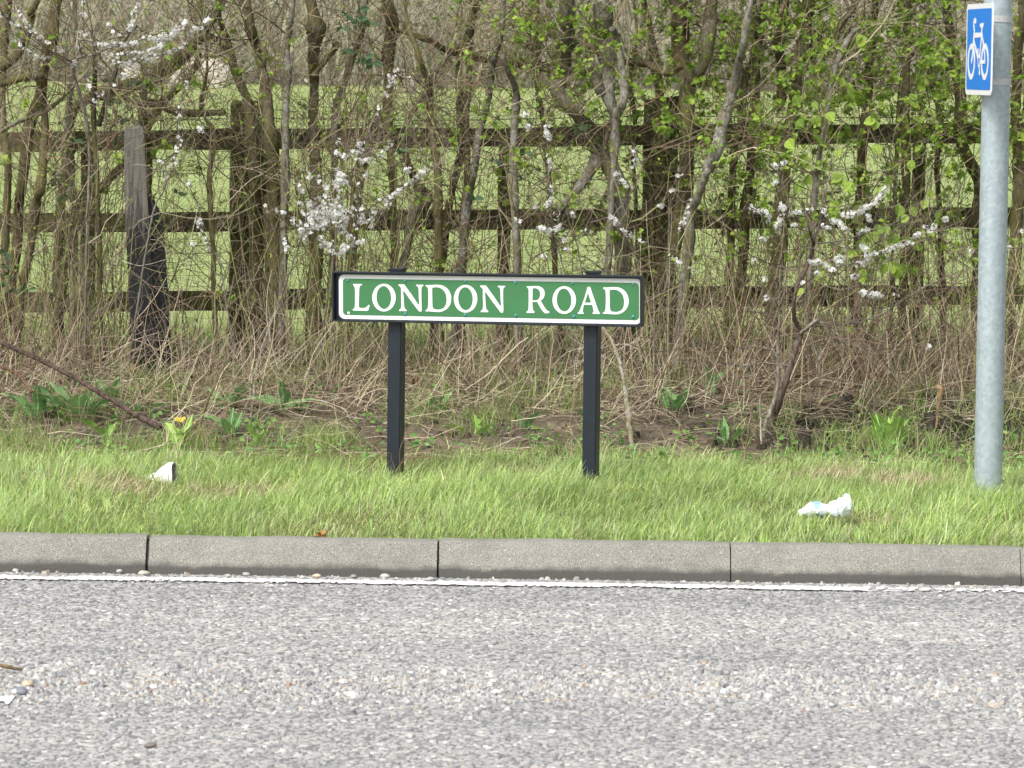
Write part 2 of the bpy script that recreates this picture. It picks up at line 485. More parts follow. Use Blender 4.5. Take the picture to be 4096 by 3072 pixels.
# verge and bank
xs = np.concatenate([np.linspace(-60, -3.4, 24), np.linspace(-3.3, 3.3, 331), np.linspace(3.4, 60, 24)])
ys = np.concatenate([np.linspace(.124, 2.4, 60), np.linspace(2.43, 5.5, 130)])
V, q = grid(xs, ys, gz)
n0 = wav(V[:, 0], V[:, 1], 9, 21) * .5 + wav(V[:, 0], V[:, 1], 31, 22) * .35
g = 1 - smooth(2.6, 3.1, V[:, 1] + .18 * n0)
soil = np.array([.115, .095, .072]); dark = np.array([.048, .041, .034]); th = np.array([.15, .16, .06]); litter = np.array([.24, .195, .13])
pz = at(3700 / 4, 1680 / 4, 3.3)
wet = np.exp(-(((V[:, 0] - pz.x) / .42) ** 2 + ((V[:, 1] - 3.35) / .42) ** 2)) 
fl = smooth(-.1, .7, n0)[:, None]
bank = soil * (1 - fl) + litter * fl
bank = bank * (1 - wet[:, None]) + dark * wet[:, None]
colr = bank * (1 - g[:, None]) + th * g[:, None]
verge = link("verge", np_mesh("verge", V, [q], colr, True), None, M_SOIL)
tag(verge, kind='structure')

# field
xs = np.concatenate([np.linspace(-220, -12, 14), np.linspace(-10, 10, 41), np.linspace(12, 220, 14)]); ys = np.concatenate([np.linspace(5.49, 70, 90), np.linspace(75, 900, 20)])
V, q = grid(xs, ys, lambda x, y: gz(x, y) + .0025 * np.clip(y - 64, 0, None) - .002 + .012 * wav(x, y * .3, .5, 25) * smooth(8, 14, y))
field = link("field", np_mesh("field", V, [q], None, True))
m, nt, bs, out = new_mat("pasture")
n1 = noise(nt, .35, 5, .7, stretch=(1, .3, 1)); n2 = noise(nt, 14, 4, .7, stretch=(1, .25, 1))
c1 = ramp(nt, n1.outputs["Fac"], [(.3, (.235, .305, .105)), (.7, (.31, .37, .15))]).outputs[0]
c2 = ramp(nt, n2.outputs["Fac"], [(.3, (.78, .82, .72)), (.7, (1.15, 1.12, 1.15))]).outputs[0]
nt.links.new(mix(nt, 1.0, c1, c2, 'MULTIPLY'), bs.inputs["Base Color"]); bs.inputs["Roughness"].default_value = .9; bs.inputs["Specular IOR Level"].default_value = .1
bump(nt, bs, n2.outputs["Fac"], .6, .05)
field.data.materials.append(m)
tag(field, kind='structure')
# ------------------------------------------------------------------ far hedge across the field
def far_hedge():
    acc = Acc(); n = 60000
    x = rng.uniform(-22, 22, n); y = rng.uniform(65, 68.5, n)
    top = 4.6 + .8 * wav(x, y * 0, .6, 41)
    z = 1.15 + top * rng.random(n) ** .9
    dens = wav(x, z * 1.4, .9, 42) + rng.normal(0, .5, n)
    p = np.stack([x, y, z], 1)
    pal = np.array([(.34, .31, .25), (.40, .37, .30), (.29, .30, .20), (.45, .415, .34), (.26, .24, .20), (.36, .37, .25)])
    c = pal[rng.integers(0, 6, n)] * (1 + .18 * dens[:, None]).clip(.5, 1.6)
    acc.add(*leaves(p, unit(rng.normal(0, 1, (n, 3)) + np.array([0, 0, .5])), rng.uniform(.05, .15, n), LEAF_BUD, c))
    m = 5200
    x = rng.uniform(-22, 22, m); st = np.stack([x, rng.uniform(65, 68, m), np.full(m, 1.1) + rng.uniform(0, 2, m)], 1)
    P = walk(st, np.stack([rng.normal(0, .45, m), rng.normal(0, .2, m), np.ones(m)], 1), rng.uniform(1.2, 3.6, m), 6, .2)
    acc.add(*tubes(P, np.linspace(1, .4, 6)[None] * rng.uniform(.006, .02, (m, 1)), 3, pal[rng.integers(0, 6, m)] * 1.3))
    o = link("far_hedge", acc.mesh("far_hedge"), None, M_TWIG)
    tag(o, "grey brown bare hedge along the far side of the pasture", "hedge", kind='stuff')
far_hedge()
# rising ground behind it
xs = np.linspace(-90, 90, 31); ys = np.array([68.8, 69.2, 71, 75, 90])
V, q = grid(xs, ys, lambda x, y: np.interp(y, ys, [.5, 3.6, 4.6, 5.6, 7]) + .4 * wav(x, y, .2, 43))
hill = link("hill", np_mesh("hill", V, [q], None, True), None, flat_mat("rough_slope", (.37, .34, .27), .95, .1, 0, 2.5, .5))
tag(hill, kind='structure')

# ------------------------------------------------------------------ sheep
M_WOOL = flat_mat("wool", (.52, .47, .40), .95, .1, 0, 30, .12, None, .5)
M_FACE = flat_mat("sheep_face", (.5, .46, .41), .9, .1)
def skin_mesh(name, nodes, edges, sub=2):
    me = bpy.data.meshes.new(name)
    me.from_pydata([n[:3] for n in nodes], edges, [])
    o = bpy.data.objects.new(name, me); COL.objects.link(o)
    sk = o.modifiers.new("skin", 'SKIN'); sk.use_smooth_shade = True
    for i, n in enumerate(nodes):
        v = me.skin_vertices[0].data[i]; v.radius = (n[3], n[4]); v.use_root = (i == 0)
    ss = o.modifiers.new("sub", 'SUBSURF'); ss.levels = sub; ss.render_levels = sub
    dg = bpy.context.evaluated_depsgraph_get()
    baked = bpy.data.meshes.new_from_object(o.evaluated_get(dg))
    bpy.data.objects.remove(o); baked.name = name
    return baked
def sheep(px, py, Y, size, rz, label, graze=False):
    p = at(px, py, Y); p.z = float(gz(p.x, p.y)) - .05 * size
    t = empty("sheep", p, label, "sheep", "sheep resting at the far end of the field", rz)
    s = size
    nodes = [(.0, 0, .30, .24, .22), (.30, 0, .30, .25, .23), (-.28, 0, .29, .25, .22), (-.47, 0, .25, .17, .16), (.52, 0, .36, .15, .15), (.64, 0, .46, .10, .11)]
    edges = [(0, 1), (0, 2), (2, 3), (1, 4), (4, 5)]
    k = len(nodes)
    for sx, sy in ((.42, .17), (.42, -.17)):      # folded forelegs
        nodes += [(sx, sy, .12, .07, .07), (sx + .16, sy * 1.1, .06, .045, .045), (sx + .02, sy * 1.2, .04, .035, .035)]
        edges += [(1, k), (k, k + 1), (k + 1, k + 2)]; k += 3
    for sy in (.2, -.2):                            # hind legs tucked along the belly
        nodes += [(-.28, sy, .13, .11, .09), (-.05, sy * 1.25, .07, .05, .045), (-.30, sy * 1.3, .04, .035, .035)]
        edges += [(2, k), (k, k + 1), (k + 1, k + 2)]; k += 3
    me = skin_mesh("body", [(a * s, b * s, c * s, r * s, r2 * s) for a, b, c, r, r2 in nodes], edges)
    link("body", me, t, M_WOOL)
    hn = [(.66, 0, .47, .085, .09), (.74, 0, .47, .085, .085), (.86, 0, .40, .055, .06), (.93, 0, .36, .045, .045)]
    hm = skin_mesh("head", [(a * s, b * s, c * s, r * s, r2 * s) for a, b, c, r, r2 in hn], [(0, 1), (1, 2), (2, 3)])
    h = link("head", hm, t, M_FACE)
    for sy in (1, -1):
        em = skin_mesh("ear", [(.72 * s, sy * .07 * s, .50 * s, .025 * s, .015 * s), (.70 * s, sy * .13 * s, .47 * s, .02 * s, .01 * s)], [(0, 1)], 1)
        link("ear", em, h, M_FACE)
sheep(562 / 4, 322 / 4, 60.0, .95, math.radians(118), "white sheep lying behind the arching mossy bough, the one farthest from the lamb's post")
sheep(815 / 4, 333 / 4, 61.0, 1.22, math.radians(186), "cream sheep lying stretched out beyond the Y-shaped trunk")
sheep(1606 / 4, 318 / 4, 59.0, .92, math.radians(96), "white sheep seen end-on beside a dark upright trunk above the fence")

# ------------------------------------------------------------------ post and rail fence
YF = 5.12
M_RAIL = None
def wood_mat(name, base, moss, mossc=(.105, .105, .035)):
    m, nt, bs, out = new_mat(name)
    n1 = noise(nt, 30, 5, .7, stretch=(.06, 1, 1)); n2 = noise(nt, 4, 4, .7)
    c = ramp(nt, n1.outputs["Fac"], [(.3, tuple(x * .6 for x in base)), (.7, tuple(x * 1.35 for x in base))]).outputs[0]
    f = ramp(nt, n2.outputs["Fac"], [(.6 - moss * .35, (0, 0, 0)), (.8 - moss * .35, (.9, .9, .9))]).outputs[0]
    c = mix(nt, f, c, mossc)
    nt.links.new(c, bs.inputs["Base Color"]); bs.inputs["Roughness"].default_value = .92; bs.inputs["Specular IOR Level"].default_value = .12
    bump(nt, bs, n1.outputs["Fac"], .5, .006)
    return m
M_RAIL = wood_mat("weathered_rail", (.085, .075, .050), .5)
M_POST = wood_mat("weathered_post", (.085, .076, .046), .7)
def rough_box(name, x0, x1, yc, th, zt0, zt1, zb0, zb1, n=24, wob=.004, seed=0):
    """a plank between x0 and x1, its top and bottom edge given at both ends"""
    V = []
    for i in range(n + 1):
        t = i / n; x = x0 + (x1 - x0) * t
        zt = zt0 + (zt1 - zt0) * t + wob * float(wav(x, seed, 5, 50)); zb = zb0 + (zb1 - zb0) * t + wob * float(wav(x, seed + 3, 6, 51))
        y = yc + wob * float(wav(x, seed + 7, 3, 52))
        b = .004
        V += [(x, y - th / 2, zb + b), (x, y - th / 2, zt - b), (x, y - th / 2 + b, zt), (x, y + th / 2 - b, zt), (x, y + th / 2, zt - b), (x, y + th / 2, zb + b), (x, y + th / 2 - b, zb), (x, y - th / 2 + b, zb)]
    i = np.arange((n + 1) * 8).reshape(n + 1, 8)
    q = np.stack([i[:-1], np.roll(i[:-1], -1, 1), np.roll(i[1:], -1, 1), i[1:]], -1).reshape(-1, 4)
    return V, [q, i[:1, ::-1], i[-1:, :]]
k = .46293
fence_p = at(1106 * k, 800 * k, YF); fence_p.z = .26
fence = empty("post_and_rail_fence", fence_p, "mossy dark timber post and rail fence behind the hedge", "fence")
F0 = np.array(fence_p)
def fz(dx, dy): return at(dx * k, dy * k, YF)
posts_d = [-370, 532, 1427, 2322]
# four rails; height of the top and bottom edge at two places of the photograph
rails = [((0, 284), (2110, 263), (0, 328), (2110, 306)), ((0, 458), (2110, 449), (0, 500), (2110, 491)), ((0, 630), (2110, 614), (0, 674), (2110, 657)), ((0, 796), (2110, 780), (0, 840), (2110, 822))]
for ri, (t0, t1, b0, b1) in enumerate(rails):
    pt0, pt1, pb0, pb1 = fz(*t0), fz(*t1), fz(*b0), fz(*b1)
    def zz(pa, pb, x): return pa.z + (pb.z - pa.z) * (x - pa.x) / (pb.x - pa.x)
    for j in range(3):
        xa = fz(posts_d[j], 400).x + .006; xb = fz(posts_d[j + 1], 400).x - .006
        dz = random.uniform(-.006, .006); dz2 = random.uniform(-.006, .006)
        V, P_ = rough_box("rail", xa, xb, YF - .03, .036, zz(pt0, pt1, xa) + dz, zz(pt0, pt1, xb) + dz2, zz(pb0, pb1, xa) + dz, zz(pb0, pb1, xb) + dz2, 26, .004, ri * 5 + j)
        link("rail", np_mesh("rail", np.array(V) - F0, P_), fence, M_RAIL)
def post_mesh(name, w, d, z0, z1, seed, lean=0, taper=0.0):
    V = []; n = 14
    for i in range(n + 1):
        t = i / n; z = z0 + (z1 - z0) * t; ww = w * (1 - taper * t) / 2; dd = d * (1 - taper * t) / 2
        cxx = lean * t
        b = .01
        for (sx, sy, bx, by) in ((-1, -1, 0, b), (-1, -1, b, 0), (1, -1, -b, 0), (1, -1, 0, b), (1, 1, 0, -b), (1, 1, -b, 0), (-1, 1, b, 0), (-1, 1, 0, -b)):
            V.append((cxx + sx * ww + bx + .003 * float(wav(z, seed + sx, 9, 61)), sy * dd + by, z + (.012 * float(wav(sx * 3, sy * 2 + seed, 2, 62)) if i == n else 0)))
    i = np.arange((n + 1) * 8).reshape(n + 1, 8)
    q = np.stack([i[:-1], np.roll(i[:-1], -1, 1), np.roll(i[1:], -1, 1), i[1:]], -1).reshape(-1, 4)
    return np_mesh(name, V, [q, i[:1, ::-1], i[-1:, :]])
for j, (d, top, w) in enumerate(((532, 222, .150), (1427, 215, .155), (2322, 200, .15))):
    p = fz(d, 400); zt = fz(d, top).z; zg = float(gz(p.x, YF)) - .2
    o = link("post", post_mesh("post", w, .12, zg, zt, j), fence, M_POST)
    o.location = (p.x - F0[0], YF + .058 - F0[1], -F0[2])
for j, (d, top) in enumerate(((1090, 300), (1985, 270), (190, 292))):
    p = fz(d, 400); zt = fz(d, top).z; zg = float(gz(p.x, YF)) - .2
    o = link("prick_post", post_mesh("prick_post", .062, .04, zg, zt, 9 + j), fence, M_POST)
    o.location = (p.x - F0[0], YF + .014 - F0[1], -F0[2])
# barbed strand and netting
M_WIRE = flat_mat("old_wire", (.13, .13, .125), .6, .4, .6)
pa, pb = fz(-370, 262), fz(2322, 246)
xs = np.linspace(pa.x, pb.x, 90); tt = np.linspace(0, 1, 90)
line = np.stack([xs, np.full(90, YF + .05), pa.z + (pb.z - pa.z) * tt - .012 * np.sin(tt * 3 * np.pi) ** 2], 1)
acc = Acc()
for ph in (0, np.pi):
    l2 = line.copy(); l2[:, 2] += .0016 * np.cos(np.arange(90) * 1.7 + ph); l2[:, 1] += .0016 * np.sin(np.arange(90) * 1.7 + ph)
    acc.add(*tubes(l2[None], np.full((1, 90), .0013), 4, (.1, .1, .1)))
for i in range(3, 88, 3):
    c = line[i]
    for s in (1, -1):
        d = np.array([.35 * s, .3, s * 1.0]); d /= np.linalg.norm(d)
        acc.add(*tubes(np.stack([c - d * .012, c + d * .012])[None], np.array([[.0012, .0006]]), 3, (.1, .1, .1)))
link("barbed_wire", acc.mesh("barbed_wire", F0), fence, M_WIRE)
acc = Acc()
x0, x1 = fz(-370, 400).x, fz(2322, 400).x
hs = []
zb_, zt_ = .27, .95
vx = np.arange(x0, x1, .05); vz = np.linspace(zb_, zt_, 15)
y_ = YF + .012
for z in vz:
    P = np.stack([np.linspace(x0, x1, 60), np.full(60, y_), z + .006 * np.sin(np.linspace(0, 40, 60) + z * 9) + .016 * np.linspace(0, 1, 60)], 1)
    acc.add(*tubes(P[None], np.full((1, 60), .0009), 3, (.1, .1, .1)))
P = np.stack([np.stack([vx + .003 * np.sin(z * 31), np.full(len(vx), y_ + .001), np.full(len(vx), z)], 1) for z in vz], 1)
acc.add(*tubes(P, np.full((len(vx), 15), .0008), 3, (.1, .1, .1)))
o = link("wire_netting", acc.mesh("wire_netting", F0), fence, M_WIRE)
tag(o, kind='stuff')

# ------------------------------------------------------------------ old post in front of the fence, grey above, tarred below
def old_post():
    YP = 4.28
    base = at(322 * k, 805 * k, YP); base.z = float(gz(base.x, YP)) - .02
    t = empty("old_fence_post", base, "old split timber post with a bleached grey top and black tarred foot", "post")
    b0 = np.array(base)
    def prof_mesh(name, rows, seed, rotz):
        """rows: (display x left, x right, y, depth)"""
        V = []; S = 16
        rows = resample(np.array(rows, float), 46)
        for ri, (xl, xr, yy, dep) in enumerate(rows):
            pl, pr = at(xl * k, yy * k, YP), at(xr * k, yy * k, YP)
            c = (pl + pr) / 2; hw = (pr - pl).length / 2
            for s in range(S):
                a = s * 2 * np.pi / S + rotz
                ca, sa = np.cos(a), np.sin(a)
                kk = 1 / max(abs(np.cos(a - rotz)), abs(np.sin(a - rotz))) ** .8      # squarish
                crack = 1 - .14 * max(0, float(wav(s * 2.3, ri * .02 + seed, 2.2, 71))) - .04 * rng.random()
                V.append((c.x + ca * hw * kk * crack * .86, c.y + sa * dep * kk * crack, c.z + (.018 * float(wav(s, seed, 2, 72)) + (.02 if s in (2, 3, 4, 9) else 0) if ri == 0 else 0)))
        n = len(rows); i = np.arange(n * S).reshape(n, S)
        q = np.stack([i[:-1], i[1:], np.roll(i[1:], -1, 1), np.roll(i[:-1], -1, 1)], -1).reshape(-1, 4)
        return np_mesh(name, np.array(V) - b0, [q, i[:1, :], i[-1:, ::-1]])
    m, nt, bs, out = new_mat("split_timber")
    n1 = noise(nt, 55, 5, .75, stretch=(1, 1, .06)); n2 = noise(nt, 9, 3, .6, stretch=(1, 1, .4))
    c = ramp(nt, n1.outputs["Fac"], [(.32, (.045, .042, .038)), (.46, (.20, .185, .16)), (.7, (.33, .31, .27))]).outputs[0]
    tc = node(nt, "ShaderNodeTexCoord"); sx = node(nt, "ShaderNodeSeparateXYZ"); nt.links.new(tc.outputs["Object"], sx.inputs[0])
    ad = node(nt, "ShaderNodeMath", operation='MULTIPLY_ADD'); ad.inputs[1].default_value = .45; nt.links.new(n1.outputs["Fac"], ad.inputs[0]); nt.links.new(sx.outputs["Z"], ad.inputs[2])
    f = ramp(nt, ad.outputs[0], [(.84, (1, 1, 1)), (.98, (0, 0, 0))]).outputs[0]
    c = mix(nt, f, c, (.022, .022, .024))
    nt.links.new(c, bs.inputs["Base Color"]); bs.inputs["Roughness"].default_value = .75
    bump(nt, bs, n1.outputs["Fac"], .8, .008)
    tar = flat_mat("tar", (.020, .020, .023), .6, .35, 0, 28, .4, (1, 1, .3), .6)
    link("weathered_top", prof_mesh("weathered_top", [(266, 312, 280, .045), (265, 316, 330, .048), (266, 320, 420, .05), (270, 326, 520, .052), (276, 333, 640, .055), (282, 340, 815, .055)], 1, .3), t, m)
    o = link("tarred_foot", prof_mesh("tarred_foot", [(306, 330, 432, .03), (300, 348, 470, .05), (283, 356, 560, .06), (284, 362, 660, .07), (286, 369, 760, .075), (288, 372, 830, .075)], 5, .5), t, tar)
    o.location.y = .028
old_post()

# ------------------------------------------------------------------ curves -> flat shapes with thickness
def shape_mesh(name, contours, thick, to_world, origin, mat):
    """2D contours (even-odd) extruded; to_world maps (u, v, w) to a point"""
    cu = bpy.data.curves.new(name, 'CURVE'); cu.dimensions = '2D'; cu.fill_mode = 'BOTH'; cu.extrude = thick / 2
    for c in contours:
        s = cu.splines.new('POLY'); s.points.add(len(c) - 1)
        for p, (u, v) in zip(s.points, c): p.co = (u, v, 0, 1)
        s.use_cyclic_u = True
    o = bpy.data.objects.new(name, cu); COL.objects.link(o)
    dg = bpy.context.evaluated_depsgraph_get()
    me = bpy.data.meshes.new_from_object(o.evaluated_get(dg))
    bpy.data.objects.remove(o); bpy.data.curves.remove(cu)
    me.name = name
    for v in me.vertices:
        v.co = to_world(v.co.x, v.co.y, v.co.z + thick / 2) - origin
    for p in me.polygons: p.use_smooth = False
    me.materials.clear(); me.materials.append(mat)
    return me
def round_rect(x0, y0, x1, y1, r, n=8):
    out = []
    for (cx_, cy_, a0) in ((x1 - r, y1 - r, 0), (x0 + r, y1 - r, 90), (x0 + r, y0 + r, 180), (x1 - r, y0 + r, 270)):
        for i in range(n + 1):
            a = math.radians(a0 + 90 * i / n); out.append((cx_ + r * math.cos(a), cy_ + r * math.sin(a)))
    return out
def smooth_closed(pts, n=4, tension=.5):
    p = np.asarray(pts, float); N = len(p); out = []
    for i in range(N):
        a, b, c, d = p[i - 1], p[i], p[(i + 1) % N], p[(i + 2) % N]
        L = np.linalg.norm(c - b)
        m1 = tension * (c - a); m2 = tension * (d - b)
        m1 *= min(1, L / (np.linalg.norm(m1) + 1e-9)); m2 *= min(1, L / (np.linalg.norm(m2) + 1e-9))
        for t in np.linspace(0, 1, n, endpoint=False):
            out.append((2 * t**3 - 3 * t**2 + 1) * b + (t**3 - 2 * t**2 + t) * m1 + (-2 * t**3 + 3 * t**2) * c + (t**3 - t**2) * m2)
    return [tuple(v) for v in out]
def ellipse(cx_, cy_, rx, ry, n=40, rot=0):
    out = []
    for i in range(n):
        a = 2 * math.pi * i / n; x, y = rx * math.cos(a), ry * math.sin(a)
        out.append((cx_ + x * math.cos(rot) - y * math.sin(rot), cy_ + x * math.sin(rot) + y * math.cos(rot)))
    return out

# ------------------------------------------------------------------ street nameplate
def nameplate():
    TH = math.radians(17)
    t = Vector((math.cos(TH), -math.sin(TH), 0)); n = Vector((-math.sin(TH), -math.cos(TH), 0)); up = Vector((0, 0, 1))
    sl = math.radians(.86); t, up = t * math.cos(sl) + up * math.sin(sl), up * math.cos(sl) - t * math.sin(sl)   # the board hangs a touch high on its right
    pc = at(1058 * k, 646 * k, 1.78)                       # middle of the plate face
    base = Vector((pc.x, pc.y, float(gz(pc.x, pc.y))))
    root = empty("street_nameplate", base, "green and white LONDON ROAD street nameplate on two black posts", "street sign")
    def uv(sx, sy):                                         # photograph pixel -> plate coordinates in metres
        p = on_plane(sx / 4, sy / 4, pc, n) - pc
        return (p.dot(t), p.dot(up))
    def W(u, v, w): return pc + t * u + up * v + n * w
    M_BLK = flat_mat("black_paint", (.011, .017, .026), .42, .45, 0, 35, .25)
    M_WHT = flat_mat("white_plate", (.80, .81, .80), .4, .45, 0, 14, .035)
    M_GRN = flat_mat("green_plate", (.048, .185, .070), .38, .45, 0, 9, .08)
    def crop(x, y): return uv(1300 + x / 1.6385, 1050 + y / 1.6385)
    # frame corners: left/right outer edge and top/bottom
    (ul, vt), (ur, _), (_, vb) = crop(56, 62), crop(2083, 90), crop(1000, 408)
    vt = (crop(60, 60)[1] + crop(2090, 86)[1]) / 2; vb = (crop(60, 388)[1] + crop(2080, 418)[1]) / 2
    depth, lip = .046, .006
    def box(name, u0, u1, v0, v1, w0, w1, mat, parent, bev=.0015):
        V = [W(u, v, w) - base for w in (w0, w1) for u in (u0, u1) for v in (v0, v1)]
        f = [(0, 1, 3, 2), (4, 6, 7, 5), (0, 4, 5, 1), (2, 3, 7, 6), (0, 2, 6, 4), (1, 5, 7, 3)]
        me = bpy.data.meshes.new(name); me.from_pydata(V, [], f)
        import bmesh
        bm = bmesh.new(); bm.from_mesh(me); bmesh.ops.recalc_face_normals(bm, faces=bm.faces)
        if bev: bmesh.ops.bevel(bm, geom=bm.edges[:], offset=bev, segments=2, affect='EDGES')
        bm.to_mesh(me); bm.free()
        return link(name, me, parent, mat)
    wf = .020                                               # the channel stands this far in front of the plate
    box("backing_board", ul + lip, ur - lip, vb + lip, vt - lip, -.012, -.0035, M_BLK, root)
    fr = box("frame", ul, ur, vt - lip, vt, -depth + wf, wf, M_BLK, root)
    fr.name = "frame_top_rail"
    o = box("frame_bottom_rail", ul, ur, vb, vb + lip, -depth + wf, wf, M_BLK, root)
    box("frame_side", ul, ul + lip, vb + lip + .0002, vt - lip - .0002, -depth + wf, wf, M_BLK, root)
    box("frame_side", ur - lip, ur, vb + lip + .0002, vt - lip - .0002, -depth + wf, wf, M_BLK, root)
    # plate
    a, b = crop(90, 84), crop(2078, 104)
    x0, x1 = crop(91, 220)[0], crop(2077, 250)[0]
    y1 = (crop(110, 81)[1] + crop(2060, 104)[1]) / 2; y0 = (crop(110, 373)[1] + crop(2060, 401)[1]) / 2
    r = .022
    plate = link("plate", shape_mesh("plate", [round_rect(x0, y0, x1, y1, r)], .0035, lambda u, v, w: W(u, v, -.0035 + w), base, M_WHT), root)
    gx0, gx1 = crop(118, 220)[0], crop(2058, 250)[0]
    gy1 = (crop(130, 107)[1] + crop(2040, 131)[1]) / 2; gy0 = (crop(130, 346)[1] + crop(2040, 374)[1]) / 2
    link("green_panel", shape_mesh("green_panel", [round_rect(gx0, gy0, gx1, gy1, .013)], .0010, lambda u, v, w: W(u, v, .0002 + w), base, M_GRN), plate)
    s_ = 5.0273
    L1, L2, L3 = (1380, 1110), (1790, 1110), (2090, 1110)
    gl = {}
    gl['L'] = [[(165, 133), (172, 128), (250, 129), (335, 130), (345, 138), (345, 152), (318, 160), (303, 175), (293, 215), (288, 300), (282, 450), (281, 560), (284, 590), (300, 606), (340, 613), (390, 612), (430, 596), (460, 570), (478, 550), (490, 551), (498, 566), (480, 620), (462, 667), (310, 665), (165, 662), (160, 640), (185, 622), (200, 590), (204, 540), (207, 400), (206, 260), (200, 210), (190, 180), (170, 155)]]
    gl['N'] = [[(1078, 145), (1085, 138), (1135, 139), (1190, 140), (1205, 155), (1350, 355), (1491, 552), (1488, 400), (1484, 250), (1476, 205), (1462, 180), (1435, 165), (1432, 150), (1440, 143), (1510, 145), (1575, 146), (1583, 155), (1580, 168), (1558, 178), (1545, 200), (1540, 260), (1540, 450), (1545, 600), (1543, 675), (1535, 683), (1500, 683), (1488, 675), (1335, 475), (1182, 272), (1184, 400), (1190, 540), (1200, 605), (1220, 635), (1243, 655), (1240, 670), (1230, 675), (1160, 674), (1095, 673), (1088, 660), (1092, 650), (1120, 630), (1132, 600), (1137, 540), (1133, 380), (1130, 215), (1115, 190), (1085, 165)]]
    gl['D'] = [[(1625, 165), (1630, 153), (1700, 152), (1800, 146), (1880, 146), (1960, 160), (2040, 205), (2100, 275), (2133, 360), (2140, 430), (2125, 520), (2080, 600), (2010, 660), (1930, 689), (1870, 694), (1780, 688), (1700, 682), (1625, 678), (1622, 660), (1648, 645), (1668, 610), (1677, 540), (1680, 400), (1678, 270), (1670, 215), (1655, 190), (1630, 178)],
               [(1758, 212), (1790, 200), (1850, 196), (1920, 212), (1985, 260), (2025, 320), (2045, 400), (2047, 470), (2035, 540), (2000, 600), (1950, 632), (1880, 646), (1810, 638), (1775, 615), (1762, 570), (1758, 400)]]
    gl['R'] = [[(1595, 185), (1603, 178), (1690, 176), (1790, 172), (1860, 182), (1915, 215), (1948, 265), (1957, 320), (1945, 390), (1915, 435), (1882, 468), (1920, 540), (1965, 615), (2005, 660), (2050, 685), (2055, 698), (2035, 715), (2000, 720), (1960, 712), (1925, 685), (1885, 630), (1840, 550), (1806, 494), (1760, 493), (1713, 494), (1713, 560), (1718, 620), (1730, 660), (1752, 685), (1750, 705), (1740, 712), (1670, 711), (1600, 710), (1590, 700), (1592, 688), (1618, 665), (1630, 640), (1634, 560), (1636, 400), (1635, 270), (1630, 230), (1612, 205)],
               [(1716, 222), (1745, 215), (1790, 218), (1830, 240), (1858, 280), (1867, 330), (1860, 390), (1835, 435), (1795, 456), (1755, 460), (1714, 453), (1715, 340)]]
    gl['A'] = [[(1310, 195), (1318, 190), (1355, 188), (1365, 195), (1390, 270), (1460, 470), (1530, 670), (1545, 695), (1558, 715), (1555, 733), (1490, 732), (1420, 731), (1412, 722), (1415, 708), (1430, 690), (1430, 660), (1420, 610), (1400, 553), (1320, 552), (1242, 551), (1225, 610), (1217, 660), (1218, 700), (1235, 712), (1232, 728), (1180, 728), (1120, 728), (1113, 715), (1118, 705), (1135, 695), (1150, 670), (1190, 570), (1250, 400), (1300, 230)],
               [(1321, 305), (1255, 506), (1385, 505)]]
    def O(cx_, cy_): return [ellipse(cx_, cy_, 236, 279, 56), ellipse(cx_ - 2, cy_ - 1, 147, 231, 48, math.radians(-2.5))]
    word = [('L', L1, gl['L'], 0, 0), ('O', L1, O(787, 404), 0, 0), ('N', L1, gl['N'], 0, 0), ('D', L1, gl['D'], 0, 0), ('O', L2, O(367, 427), 0, 0), ('N', L2, gl['N'], -418, 22),
            ('R', L2, gl['R'], 0, 0), ('O', L3, O(842, 453), 0, 0), ('A', L3, gl['A'], 0, 0), ('D', L3, gl['D'], -1, 47)]
    for ch, off, cs, dx, dy in word:
        cons = []
        for c in cs:
            c2 = c if ch == 'O' or len(c) == 3 else smooth_closed(c)
            cons.append([uv(off[0] + (x + dx) / s_, off[1] + (y + dy) / s_) for x, y in c2])
        link("letter", shape_mesh("letter", cons, .0009, lambda u, v, w: W(u, v, .0014 + w), base, M_WHT), plate)
    # rivets
    M_RIV = flat_mat("green_rivet", (.06, .25, .27), .35, .5, 0, 50, .2)
    M_HOLE = flat_mat("bare_hole", (.25, .22, .17), .6, .3)
    def dome(name, u, v, rad, h, mat, w0=.0012):
        V = []; S = 12
        for (rr, hh) in ((1, 0), (.92, .45), (.6, .85), (.0, 1)):
            if rr == 0: V.append(W(u, v, w0 + h))
            else: V += [W(u + rad * rr * math.cos(2 * math.pi * i / S), v + rad * rr * math.sin(2 * math.pi * i / S), w0 + h * hh) for i in range(S)]
        f = []
        for j in range(2):
            for i in range(S): f.append((j * S + i, j * S + (i + 1) % S, (j + 1) * S + (i + 1) % S, (j + 1) * S + i))
        for i in range(S): f.append((2 * S + i, 2 * S + (i + 1) % S, 3 * S))
        me = bpy.data.meshes.new(name); me.from_pydata([p - base for p in V], [], f)
        for p in me.polygons: p.use_smooth = True
        return link(name, me, plate, mat)
    for (x, y) in ((150, 118), (526, 121), (919, 125), (1247, 132), (1624, 137), (2020, 144)): dome("rivet", *crop(x, y), .0052, .004, M_RIV)
    for (x, y) in ((526, 338), (920, 345), (1251, 348), (1632, 354), (2020, 357)): dome("rivet", *crop(x, y), .0064, .004, M_RIV)
    u, v = crop(155, 330)
    link("rivet_hole", shape_mesh("rivet_hole", [ellipse(u, v, .005, .005, 16)], .0006, lambda a_, b_, w: W(a_, b_, .00125 + w), base, M_WHT), plate)
    link("rivet_hole", shape_mesh("rivet_hole", [ellipse(u, v, .0021, .0021, 12)], .0005, lambda a_, b_, w: W(a_, b_, .0021 + w), base, M_HOLE), plate)
